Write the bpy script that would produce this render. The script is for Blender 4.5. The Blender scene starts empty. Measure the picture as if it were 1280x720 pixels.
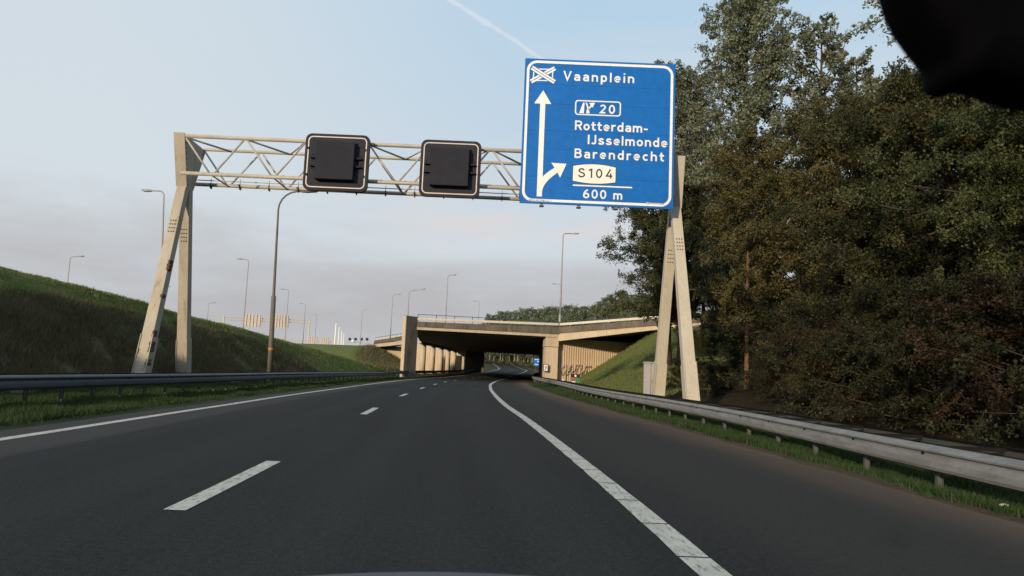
import bpy, math, random
import numpy as np
from mathutils import Vector, Matrix
R = math.radians
random.seed(7)
scene = bpy.context.scene
col = scene.collection

# ------------------------------------------------------------------ camera
cam_data = bpy.data.cameras.new('camera')
cam = bpy.data.objects.new('camera', cam_data)
col.objects.link(cam)
PITCH, ROLL, EYE = R(6.5), R(2.4), 1.15
fwd = Vector((0, math.cos(PITCH), math.sin(PITCH)))
up0 = Vector((0, -math.sin(PITCH), math.cos(PITCH)))
rt0 = Vector((1, 0, 0))
rt = math.cos(ROLL) * rt0 + math.sin(ROLL) * up0
up = -math.sin(ROLL) * rt0 + math.cos(ROLL) * up0
m = Matrix((rt, up, -fwd)).transposed().to_4x4()
m.translation = Vector((0, 0, EYE))
cam.matrix_world = m
cam_data.sensor_width = 36.0
cam_data.lens = 36.0 * 920 / 1280
cam_data.clip_start = 0.05
cam_data.clip_end = 20000
cam_data.dof.use_dof = True
cam_data.dof.focus_distance = 35
cam_data.dof.aperture_fstop = 9.0
scene.camera = cam

# ------------------------------------------------------------------ light
SUN_EL, SUN_AZ = R(13), R(-153)      # azimuth measured from +Y towards +X (sun behind and to the left)
sdir = Vector((math.sin(SUN_AZ) * math.cos(SUN_EL), math.cos(SUN_AZ) * math.cos(SUN_EL), math.sin(SUN_EL)))
sun_data = bpy.data.lights.new('sun', 'SUN')
sun = bpy.data.objects.new('sun', sun_data)
col.objects.link(sun)
sun.rotation_euler = (-sdir).to_track_quat('-Z', 'Y').to_euler()
sun_data.energy = 4.2
sun_data.angle = R(2.0)
sun_data.color = (1.0, 0.81, 0.57)

world = bpy.data.worlds.new('World')
scene.world = world
world.use_nodes = True
wn, wl = world.node_tree.nodes, world.node_tree.links
wn.clear()
def N(tree, t, **kw):
    n = tree.nodes.new(t)
    for k, v in kw.items():
        setattr(n, k, v)
    return n
def wmath(op, a, b=None, c=None, clamp=False):
    n = N(world.node_tree, 'ShaderNodeMath', operation=op, use_clamp=clamp)
    for i, v in enumerate((a, b, c)):
        if v is None: continue
        if isinstance(v, (int, float)): n.inputs[i].default_value = v
        else: wl.new(v, n.inputs[i])
    return n.outputs[0]
def wmap(v, a, b, c=0.0, d=1.0):
    n = N(world.node_tree, 'ShaderNodeMapRange', interpolation_type='SMOOTHSTEP')
    wl.new(v, n.inputs[0])
    for i, x in enumerate((a, b, c, d)): n.inputs[i + 1].default_value = x
    return n.outputs[0]
def wmix(f, a, b):
    n = N(world.node_tree, 'ShaderNodeMix', data_type='RGBA')
    if isinstance(f, (int, float)): n.inputs[0].default_value = f
    else: wl.new(f, n.inputs[0])
    for i, v in ((6, a), (7, b)):
        if isinstance(v, tuple): n.inputs[i].default_value = (*v, 1)
        else: wl.new(v, n.inputs[i])
    return n.outputs[2]
SKY = 0.12
sky = N(world.node_tree, 'ShaderNodeTexSky', sky_type='NISHITA')
sky.sun_disc = False
sky.sun_elevation = SUN_EL
sky.sun_rotation = SUN_AZ
sky.altitude = 0
sky.air_density = 1.0
sky.dust_density = 2.0
sky.ozone_density = 1.0
tc = N(world.node_tree, 'ShaderNodeTexCoord')
sep = N(world.node_tree, 'ShaderNodeSeparateXYZ')
wl.new(tc.outputs['Generated'], sep.inputs[0])
mp = N(world.node_tree, 'ShaderNodeMapping')
mp.inputs['Scale'].default_value = (1.0, 1.0, 4.5)
wl.new(tc.outputs['Generated'], mp.inputs[0])
def wnoise(scale, detail, rough=0.55, dist=0.0):
    n = N(world.node_tree, 'ShaderNodeTexNoise')
    n.inputs['Scale'].default_value = scale
    n.inputs['Detail'].default_value = detail
    n.inputs['Roughness'].default_value = rough
    n.inputs['Distortion'].default_value = dist
    wl.new(mp.outputs[0], n.inputs['Vector'])
    return n.outputs['Fac']
n1, n2 = wnoise(2.2, 6, 0.55, 0.4), wnoise(5.5, 5, 0.5, 0.2)
el = sep.outputs['Z']
def W(r, g, b): return (r / SKY, g / SKY, b / SKY)
# clear pale blue that whitens towards the horizon, mixed into the physical sky
grad = wmix(wmap(el, 0.05, 0.55), W(0.655, 0.69, 0.725), W(0.47, 0.665, 0.835))
base = wmix(0.86, sky.outputs[0], grad)
# thin high veil
west = wmap(sep.outputs['X'], 0.15, -0.50, 0.0, 0.8)
veil = wmath('MULTIPLY', wmap(n1, 0.30, 0.75), wmap(el, 0.9, 0.2), clamp=True)
base = wmix(wmath('MAXIMUM', wmath('MULTIPLY', veil, 0.55), west), base, W(0.645, 0.705, 0.75))
# mauve grey bank low over the horizon
elw = wmath('ADD', el, wmath('MULTIPLY', wmath('SUBTRACT', n1, 0.5), 0.22))
bank = wmath('MULTIPLY', wmap(elw, 0.215, 0.09), wmap(n2, 0.22, 0.62, 0.62, 0.95))
base = wmix(bank, base, W(0.458, 0.455, 0.472))
# warm lit upper edge of the bank
edge = wmath('MULTIPLY', wmap(elw, 0.28, 0.22), wmap(elw, 0.16, 0.21))
base = wmix(wmath('MULTIPLY', edge, wmath('MULTIPLY', wmap(n2, 0.38, 0.60, 0.0, 0.8), wmap(sep.outputs['X'], -0.30, 0.02))), base, W(0.70, 0.655, 0.645))
# condensation trail high in the sky: a band along a great circle
def pixdir(x, y):
    return (fwd + rt * ((x - 640) / 920) - up * ((y - 360) / 920)).normalized()
ta, tb = pixdir(556, -4), pixdir(680, 74)
tn = ta.cross(tb).normalized(); tm = (ta + tb).normalized(); tt = tn.cross(tm).normalized()
def wdot(v):
    n = N(world.node_tree, 'ShaderNodeVectorMath', operation='DOT_PRODUCT')
    wl.new(tc.outputs['Generated'], n.inputs[0]); n.inputs[1].default_value = v
    return n.outputs['Value']
tnz = N(world.node_tree, 'ShaderNodeTexNoise'); tnz.inputs['Scale'].default_value = 70; tnz.inputs['Detail'].default_value = 4
wl.new(tc.outputs['Generated'], tnz.inputs['Vector'])
tnz2 = N(world.node_tree, 'ShaderNodeTexNoise'); tnz2.inputs['Scale'].default_value = 9
wl.new(tc.outputs['Generated'], tnz2.inputs['Vector'])
dn = wmath('ADD', wdot(tn), wmath('MULTIPLY', wmath('SUBTRACT', tnz2.outputs['Fac'], 0.5), 0.012))
off = wmath('ADD', wmath('ABSOLUTE', dn), wmath('MULTIPLY', wmath('SUBTRACT', tnz.outputs['Fac'], 0.5), 0.006))
trail = wmath('MULTIPLY', wmap(off, 0.0042, 0.0008), wmap(wmath('ABSOLUTE', wdot(tt)), 0.30, 0.05))
trail = wmath('MULTIPLY', trail, wmap(wdot(tm), 0.0, 0.5))
base = wmix(wmath('MULTIPLY', trail, 0.5), base, W(0.74, 0.77, 0.84))
bg = N(world.node_tree, 'ShaderNodeBackground')
bg.inputs['Strength'].default_value = SKY * 1.045
wl.new(base, bg.inputs[0])
wo = N(world.node_tree, 'ShaderNodeOutputWorld')
wl.new(bg.outputs[0], wo.inputs[0])

scene.view_settings.view_transform = 'Standard'
scene.view_settings.look = 'None'
scene.view_settings.gamma = 1
scene.view_settings.exposure = 0.0
scene.view_settings.use_curve_mapping = False

# ------------------------------------------------------------------ materials
def new_mat(name):
    mt = bpy.data.materials.new(name)
    mt.use_nodes = True
    nt = mt.node_tree
    return mt, nt, nt.nodes['Principled BSDF']
def noise_node(nt, scale, detail=4, rough=0.6, stretch=None, coord='Object', dist=0.0):
    t = N(nt, 'ShaderNodeTexCoord')
    n = N(nt, 'ShaderNodeTexNoise')
    n.inputs['Scale'].default_value = scale
    n.inputs['Detail'].default_value = detail
    n.inputs['Roughness'].default_value = rough
    n.inputs['Distortion'].default_value = dist
    src = t.outputs[coord]
    if stretch:
        mpn = N(nt, 'ShaderNodeMapping')
        mpn.inputs['Scale'].default_value = stretch
        nt.links.new(src, mpn.inputs[0]); src = mpn.outputs[0]
    nt.links.new(src, n.inputs['Vector'])
    return n.outputs['Fac']
def maprange(nt, v, a, b, c=0.0, d=1.0):
    n = N(nt, 'ShaderNodeMapRange', interpolation_type='SMOOTHSTEP')
    nt.links.new(v, n.inputs[0])
    for i, x in enumerate((a, b, c, d)): n.inputs[i + 1].default_value = x
    return n.outputs[0]
def mixc(nt, f, a, b, mode='MIX'):
    n = N(nt, 'ShaderNodeMix', data_type='RGBA', blend_type=mode)
    if isinstance(f, (int, float)): n.inputs[0].default_value = f
    else: nt.links.new(f, n.inputs[0])
    for i, v in ((6, a), (7, b)):
        if isinstance(v, tuple): n.inputs[i].default_value = (*v, 1)
        else: nt.links.new(v, n.inputs[i])
    return n.outputs[2]
def mmath(nt, op, a, b=None):
    n = N(nt, 'ShaderNodeMath', operation=op)
    for i, v in enumerate((a, b)):
        if v is None: continue
        if isinstance(v, (int, float)): n.inputs[i].default_value = v
        else: nt.links.new(v, n.inputs[i])
    return n.outputs[0]
def bump(nt, bs, h, strength=0.3, dist=0.02):
    b = N(nt, 'ShaderNodeBump')
    b.inputs['Strength'].default_value = strength
    b.inputs['Distance'].default_value = dist
    nt.links.new(h, b.inputs['Height'])
    nt.links.new(b.outputs[0], bs.inputs['Normal'])
def weathered(name, c1, c2, c3=None, scale=1.2, fine=18, rough=0.75, metal=0.0, stretch=None, amt3=(0.62, 0.75), bmp=0.25, spec=0.5):
    mt, nt, bs = new_mat(name)
    a = noise_node(nt, scale, 6, 0.6, stretch)
    b = noise_node(nt, fine, 5, 0.65, stretch)
    c = mixc(nt, maprange(nt, a, 0.3, 0.7), c1, c2)
    c = mixc(nt, maprange(nt, b, 0.35, 0.75, 0.0, 0.35), c, tuple(x * 0.55 for x in c2))
    if c3:
        d = noise_node(nt, scale * 2.3, 7, 0.7, stretch, dist=0.6)
        c = mixc(nt, maprange(nt, d, *amt3), c, c3)
    nt.links.new(c, bs.inputs['Base Color'])
    bs.inputs['Roughness'].default_value = rough
    bs.inputs['Metallic'].default_value = metal
    bs.inputs['Specular IOR Level'].default_value = spec
    if bmp: bump(nt, bs, b, bmp, 0.01)
    return mt
M = {}
M['galv'] = weathered('weathered_galvanised_steel', (0.46, 0.42, 0.36), (0.36, 0.33, 0.28), (0.22, 0.17, 0.11), 1.1, 14, 0.6, 0.0, (1, 1, 0.45), (0.60, 0.78))
M['galv_legs'] = weathered('weathered_pale_leg_paint', (0.50, 0.455, 0.375), (0.43, 0.39, 0.315), (0.34, 0.29, 0.22), 0.9, 12, 0.65, 0.0, (1.6, 1.6, 0.25), (0.64, 0.80))
M['leg_rusty'] = weathered('stained_left_leg_paint', (0.42, 0.375, 0.30), (0.33, 0.29, 0.225), (0.22, 0.18, 0.13), 1.0, 12, 0.7, 0.0, (1.8, 1.8, 0.3), (0.52, 0.72))
M['rust'] = weathered('rusty_flaking_steel', (0.10, 0.055, 0.03), (0.06, 0.04, 0.028), (0.03, 0.022, 0.018), 6, 30, 0.9)
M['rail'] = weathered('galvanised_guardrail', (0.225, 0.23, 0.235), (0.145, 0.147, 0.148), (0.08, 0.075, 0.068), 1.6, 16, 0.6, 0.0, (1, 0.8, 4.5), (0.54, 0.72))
M['rail_left'] = weathered('shaded_galvanised_guardrail', (0.060, 0.072, 0.088), (0.042, 0.050, 0.062), (0.03, 0.03, 0.03), 1.3, 20, 0.6, 0.0, (1, 0.5, 3.5), (0.58, 0.75))  # shade on the left rail put into a darker, bluer steel colour
M['strut'] = weathered('dark_guardrail_spacer', (0.018, 0.018, 0.017), (0.012, 0.012, 0.012), None, 3, 20, 0.9, 0.0, spec=0.05)
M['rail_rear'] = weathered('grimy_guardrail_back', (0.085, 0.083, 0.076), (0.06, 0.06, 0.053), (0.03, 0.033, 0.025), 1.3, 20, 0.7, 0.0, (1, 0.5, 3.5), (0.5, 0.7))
M['post'] = weathered('guardrail_post_steel', (0.085, 0.088, 0.08), (0.06, 0.062, 0.055), (0.035, 0.035, 0.03), 3, 20, 0.7, 0.0)
M['lamp'] = weathered('grey_lamp_steel', (0.30, 0.29, 0.28), (0.24, 0.23, 0.22), None, 1.5, 12, 0.5, 0.2)
M['lamp_near'] = weathered('mossy_lamp_steel', (0.135, 0.12, 0.10), (0.105, 0.095, 0.078), (0.075, 0.08, 0.045), 0.8, 10, 0.7, 0.0, (1, 1, 0.2), (0.55, 0.72))
M['orange'] = weathered('orange_band_tape', (0.42, 0.19, 0.03), (0.34, 0.15, 0.03))
M['black'] = weathered('matt_black_panel', (0.030, 0.032, 0.045), (0.024, 0.026, 0.037), None, 2, 20, 0.8, bmp=0.1, spec=0.2)
M['blackbox'] = weathered('matt_black_display', (0.028, 0.029, 0.038), (0.024, 0.025, 0.033), None, 2, 20, 0.9, bmp=0.1, spec=0.15)
M['cream'] = weathered('cream_white_sign_film', (0.80, 0.79, 0.76), (0.77, 0.76, 0.73), None, 1.0, 8, 0.5, bmp=0)
M['pinkring'] = weathered('pale_pinkish_border_film', (0.62, 0.53, 0.47), (0.56, 0.48, 0.43), None, 1, 8, 0.5, bmp=0)
M['ink'] = weathered('black_sign_film', (0.02, 0.018, 0.016), (0.018, 0.016, 0.015), None, 1, 8, 0.5, bmp=0)
M['blue'] = weathered('blue_sign_film', (0.006, 0.132, 0.48), (0.0055, 0.124, 0.45), None, 0.5, 3, 0.5, bmp=0, spec=0.15)
M['signback'] = weathered('aluminium_sign_back', (0.42, 0.41, 0.40), (0.36, 0.35, 0.34), None, 1, 8, 0.5)
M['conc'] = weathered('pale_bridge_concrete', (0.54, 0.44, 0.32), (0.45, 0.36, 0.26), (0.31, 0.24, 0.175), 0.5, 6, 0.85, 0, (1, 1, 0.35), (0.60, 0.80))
M['conc_dark'] = weathered('sooty_mossy_concrete', (0.150, 0.122, 0.095), (0.10, 0.084, 0.068), (0.05, 0.045, 0.038), 0.7, 5, 0.9, 0, (1, 1, 0.3), (0.5, 0.7))
M['conc_rib'] = weathered('ribbed_wall_concrete', (0.58, 0.455, 0.315), (0.48, 0.365, 0.25), (0.30, 0.215, 0.15), 0.45, 7, 0.9, 0, (1.4, 1.4, 0.15), (0.55, 0.78))
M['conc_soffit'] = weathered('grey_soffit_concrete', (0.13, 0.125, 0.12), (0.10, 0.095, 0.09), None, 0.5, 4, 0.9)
M['beigerail'] = weathered('pale_bridge_railing_metal', (0.62, 0.56, 0.46), (0.55, 0.50, 0.41), None, 0.6, 5, 0.5)
M['handrail'] = weathered('blue_green_handrail_paint', (0.035, 0.075, 0.10), (0.03, 0.06, 0.08), None, 1, 8, 0.5)
M['graffiti'] = weathered('dark_spray_paint', (0.05, 0.035, 0.04), (0.10, 0.07, 0.07), None, 1.5, 8, 0.9)
M['cab_side'] = weathered('grey_cabinet_surface', (0.36, 0.36, 0.38), (0.32, 0.32, 0.34), None, 1, 8, 0.5)
M['cab_front'] = weathered('beige_cabinet_surface', (0.44, 0.39, 0.31), (0.39, 0.34, 0.27), None, 1, 8, 0.5)
M['green_sign'] = weathered('green_sign_film', (0.012, 0.22, 0.09), (0.01, 0.19, 0.08), None, 1, 8, 0.5, bmp=0)
M['red_sign'] = weathered('red_sign_film', (0.48, 0.05, 0.04), (0.42, 0.04, 0.035), None, 1, 8, 0.5, bmp=0)
M['mirror'] = weathered('shaded_black_plastic', (0.0018, 0.0018, 0.0025), (0.0014, 0.0014, 0.002), None, 3, 60, 0.8, bmp=0.0, spec=0.02)  # black plastic, darkened further for the shade of a car roof not built
M['bonnet'] = weathered('blue_grey_car_paint', (0.030, 0.040, 0.048), (0.026, 0.035, 0.042), (0.2, 0.2, 0.2), 2, 40, 0.5, 0.0, None, (0.74, 0.78), 0)
M['white'] = weathered('white_painted_steel', (0.74, 0.73, 0.71), (0.68, 0.67, 0.65), None, 1, 8, 0.5)
M['signback_far'] = weathered('brownish_sign_back', (0.46, 0.37, 0.32), (0.40, 0.32, 0.28), None, 0.5, 3, 0.6)
M['timber'] = weathered('weathered_timber_post', (0.09, 0.06, 0.04), (0.06, 0.045, 0.03), None, 3, 12, 0.9)

# emissive amber lamp on the small black board
mt, nt, bs = new_mat('amber_lamp_lens')
bs.inputs['Base Color'].default_value = (0.8, 0.35, 0.12, 1)
bs.inputs['Emission Color'].default_value = (1.0, 0.45, 0.2, 1)
bs.inputs['Emission Strength'].default_value = 0.9
M['amber'] = mt

# asphalt: UV.x = metres across from the dashed line, UV.y = metres along
mt, nt, bs = new_mat('asphalt')
uv = N(nt, 'ShaderNodeUVMap', uv_map='road')
sp = N(nt, 'ShaderNodeSeparateXYZ'); nt.links.new(uv.outputs[0], sp.inputs[0])
U, V_ = sp.outputs[0], sp.outputs[1]
def uvnoise(scale, sx, sy, detail=4, rough=0.6):
    mpn = N(nt, 'ShaderNodeMapping'); mpn.inputs['Scale'].default_value = (sx, sy, 1)
    nt.links.new(uv.outputs[0], mpn.inputs[0])
    n = N(nt, 'ShaderNodeTexNoise'); n.inputs['Scale'].default_value = scale
    n.inputs['Detail'].default_value = detail; n.inputs['Roughness'].default_value = rough
    nt.links.new(mpn.outputs[0], n.inputs['Vector'])
    return n.outputs['Fac']
fine = uvnoise(95, 1, 1, 3, 0.7)
grit = N(nt, 'ShaderNodeTexVoronoi'); grit.inputs['Scale'].default_value = 85
nt.links.new(uv.outputs[0], grit.inputs['Vector'])
mid = uvnoise(22, 1, .8, 4, 0.75)
chip = N(nt, 'ShaderNodeTexVoronoi'); chip.inputs['Scale'].default_value = 26
nt.links.new(uv.outputs[0], chip.inputs['Vector'])
streak = uvnoise(2.6, 1.0, 0.03, 5, 0.65)
patch = uvnoise(0.55, 1.0, 0.25, 5, 0.6)
c = mixc(nt, maprange(nt, streak, 0.3, 0.7), (0.0155, 0.0165, 0.0172), (0.0215, 0.0225, 0.0230))
c = mixc(nt, maprange(nt, patch, 0.35, 0.72, 0, 0.6), c, (0.028, 0.0285, 0.029))
# older brownish hard shoulder asphalt, dirtier to its edge, and a paler left strip
sh = maprange(nt, mmath(nt, 'ADD', U, mmath(nt, 'MULTIPLY', mmath(nt, 'SUBTRACT', patch, 0.5), 0.7)), 3.7, 4.9)
c = mixc(nt, sh, c, (0.034, 0.0318, 0.0292))
dirt = maprange(nt, mmath(nt, 'ADD', U, mmath(nt, 'MULTIPLY', mmath(nt, 'SUBTRACT', patch, 0.5), 1.2)), 5.9, 7.7)
c = mixc(nt, dirt, c, (0.150, 0.105, 0.074))
lf = maprange(nt, mmath(nt, 'ADD', U, mmath(nt, 'MULTIPLY', mmath(nt, 'SUBTRACT', patch, 0.5), 0.2)), -2.75, -3.0)
c = mixc(nt, mmath(nt, 'MULTIPLY', lf, 0.8), c, (0.062, 0.060, 0.058))
# seams between the paving lanes
for us in (-2.85,):
    sd = mmath(nt, 'ABSOLUTE', mmath(nt, 'SUBTRACT', mmath(nt, 'ADD', U, mmath(nt, 'MULTIPLY', mmath(nt, 'SUBTRACT', streak, 0.5), 0.05)), us))
    c = mixc(nt, maprange(nt, sd, 0.035, 0.012, 0, 0.45), c, (0.075, 0.073, 0.068))
# polished wheel tracks
for us in (1.1, 2.85, -1.0, -2.6):
    sd = mmath(nt, 'ABSOLUTE', mmath(nt, 'SUBTRACT', U, us))
    c = mixc(nt, maprange(nt, sd, 0.5, 0.05, 0, 0.28), c, (0.036, 0.0365, 0.037))
c = mixc(nt, maprange(nt, grit.outputs['Distance'], 0.0, 0.6, 0.55, 0.0), c, (0.014, 0.014, 0.014))
c = mixc(nt, maprange(nt, fine, 0.58, 0.76, 0, 0.6), c, (0.11, 0.11, 0.105))
c = mixc(nt, maprange(nt, mid, 0.35, 0.72, 0, 0.5), c, (0.046, 0.047, 0.047))
c = mixc(nt, maprange(nt, mid, 0.42, 0.26, 0, 0.5), c, (0.012, 0.012, 0.012))
c = mixc(nt, maprange(nt, chip.outputs['Distance'], 0.11, 0.05, 0, 0.6), c, (0.14, 0.14, 0.135))
nt.links.new(c, bs.inputs['Base Color'])
bs.inputs['Roughness'].default_value = 0.95
bs.inputs['Specular IOR Level'].default_value = 0.10
bump(nt, bs, mmath(nt, 'ADD', fine, grit.outputs['Distance']), 0.5, 0.006)
M['asphalt'] = mt

# worn road paint
mt, nt, bs = new_mat('worn_road_paint')
a = noise_node(nt, 26, 6, 0.75, (1, 0.25, 1))
b = noise_node(nt, 4, 5, 0.6)
c = mixc(nt, maprange(nt, b, 0.3, 0.75), (0.50, 0.485, 0.43), (0.38, 0.365, 0.32))
c = mixc(nt, maprange(nt, a, 0.50, 0.66, 0, 0.85), c, (0.09, 0.088, 0.08))
nt.links.new(c, bs.inputs['Base Color']); bs.inputs['Roughness'].default_value = 0.8
bump(nt, bs, a, 0.3, 0.004)
M['paint'] = mt

def ground_mat(name, c1, c2, c3, scale=0.5, fine=6):
    mt, nt, bs = new_mat(name)
    a = noise_node(nt, scale, 7, 0.65)
    b = noise_node(nt, fine, 6, 0.7)
    c = mixc(nt, maprange(nt, a, 0.35, 0.65), c1, c2)
    c = mixc(nt, maprange(nt, b, 0.42, 0.68), c, c3)
    nt.links.new(c, bs.inputs['Base Color'])
    bs.inputs['Roughness'].default_value = 0.95
    bs.inputs['Specular IOR Level'].default_value = 0.1
    bump(nt, bs, b, 0.9, 0.12)
    return mt
M['g_mown'] = ground_mat('mown_grass_ground', (0.145, 0.170, 0.046), (0.115, 0.140, 0.038), (0.095, 0.100, 0.034))
M['g_rough'] = ground_mat('rough_weedy_ground', (0.085, 0.085, 0.038), (0.088, 0.074, 0.042), (0.055, 0.05, 0.028), 0.35, 4)
M['g_verge'] = ground_mat('verge_soil_and_grass', (0.045, 0.065, 0.020), (0.038, 0.052, 0.018), (0.045, 0.038, 0.022), 0.8, 8)
M['g_dirt'] = ground_mat('sandy_verge_dirt', (0.115, 0.082, 0.058), (0.088, 0.064, 0.045), (0.055, 0.046, 0.03), 1.2, 9)
M['g_forest'] = ground_mat('leaf_litter', (0.040, 0.028, 0.016), (0.028, 0.022, 0.012), (0.016, 0.014, 0.008), 0.8, 6)
M['g_far'] = ground_mat('far_fields', (0.060, 0.075, 0.032), (0.050, 0.062, 0.028), (0.040, 0.05, 0.024), 0.02, 0.4)
M['g_bank'] = ground_mat('dry_sandy_bank', (0.10, 0.088, 0.052), (0.065, 0.07, 0.034), (0.05, 0.055, 0.026), 0.3, 2)

def leaf_mat(name, cols, trans=0.25):
    mt, nt, bs = new_mat(name)
    g = N(nt, 'ShaderNodeNewGeometry')
    oi = N(nt, 'ShaderNodeObjectInfo')
    rmp = N(nt, 'ShaderNodeValToRGB')
    els = rmp.color_ramp.elements
    while len(els) < len(cols): els.new(0.5)
    for i, cc in enumerate(cols):
        els[i].position = i / (len(cols) - 1); els[i].color = (*cc, 1)
    big = noise_node(nt, 0.55, 3, 0.6)
    at_ = N(nt, 'ShaderNodeAttribute', attribute_name='tone')
    f = mmath(nt, 'ADD', mmath(nt, 'MULTIPLY', g.outputs['Random Per Island'], 0.30), mmath(nt, 'MULTIPLY', maprange(nt, big, 0.3, 0.7), 0.30))
    f = mmath(nt, 'ADD', f, mmath(nt, 'MULTIPLY', at_.outputs['Fac'], 0.40))
    nt.links.new(f, rmp.inputs[0])
    hs = N(nt, 'ShaderNodeHueSaturation')
    nt.links.new(mmath(nt, 'ADD', 0.48, mmath(nt, 'MULTIPLY', oi.outputs['Random'], 0.035)), hs.inputs['Hue'])
    nt.links.new(mmath(nt, 'ADD', 0.8, mmath(nt, 'MULTIPLY', oi.outputs['Random'], 0.4)), hs.inputs['Value'])
    nt.links.new(rmp.outputs[0], hs.inputs['Color'])
    nt.links.new(hs.outputs[0], bs.inputs['Base Color'])
    bs.inputs['Roughness'].default_value = 0.6
    bs.inputs['Specular IOR Level'].default_value = 0.25
    tr = N(nt, 'ShaderNodeBsdfTranslucent'); nt.links.new(hs.outputs[0], tr.inputs[0])
    mx = N(nt, 'ShaderNodeMixShader'); mx.inputs[0].default_value = trans
    nt.links.new(bs.outputs[0], mx.inputs[1]); nt.links.new(tr.outputs[0], mx.inputs[2])
    nt.links.new(mx.outputs[0], nt.nodes['Material Output'].inputs[0])
    return mt
M['l_poplar'] = leaf_mat('poplar_leaves', [(0.095, 0.110, 0.062), (0.160, 0.178, 0.110), (0.28, 0.29, 0.20)])
M['l_dark'] = leaf_mat('dark_leaves', [(0.027, 0.037, 0.015), (0.060, 0.069, 0.027), (0.125, 0.127, 0.050)])
M['l_brown'] = leaf_mat('autumn_leaves', [(0.040, 0.041, 0.016), (0.088, 0.080, 0.029), (0.165, 0.135, 0.048)])
M['l_shrub'] = leaf_mat('shrub_leaves', [(0.011, 0.014, 0.006), (0.026, 0.027, 0.010), (0.055, 0.050, 0.019)])
M['l_rust'] = leaf_mat('rusty_shrub_leaves', [(0.016, 0.014, 0.007), (0.036, 0.025, 0.011), (0.070, 0.045, 0.018)])
M['l_far'] = leaf_mat('hazy_far_leaves', [(0.085, 0.115, 0.060), (0.125, 0.155, 0.080), (0.17, 0.19, 0.11)])  # distance haze put into the leaf colours as a paler green
M['dead_leaf'] = leaf_mat('fallen_leaves', [(0.06, 0.035, 0.018), (0.12, 0.075, 0.035), (0.22, 0.17, 0.11)], 0.1)
M['bark'] = weathered('grey_brown_bark', (0.050, 0.038, 0.028), (0.034, 0.026, 0.02), None, 3, 20, 0.95, 0, (1, 1, 0.2))
M['bark_warm'] = weathered('orange_brown_bark', (0.16, 0.095, 0.055), (0.11, 0.065, 0.04), None, 3, 20, 0.95, 0, (1, 1, 0.2))
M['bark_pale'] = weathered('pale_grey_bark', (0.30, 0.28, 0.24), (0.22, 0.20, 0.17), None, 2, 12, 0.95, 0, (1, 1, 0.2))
M['gr_green'] = leaf_mat('grass_blades', [(0.022, 0.040, 0.011), (0.038, 0.060, 0.017), (0.070, 0.082, 0.030)], 0.3)
M['gr_mown'] = leaf_mat('mown_grass_blades', [(0.110, 0.130, 0.042), (0.150, 0.168, 0.054), (0.200, 0.200, 0.085)], 0.3)
M['gr_rough'] = leaf_mat('dry_weed_blades', [(0.060, 0.062, 0.028), (0.125, 0.108, 0.056), (0.21, 0.165, 0.10)], 0.25)

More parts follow.
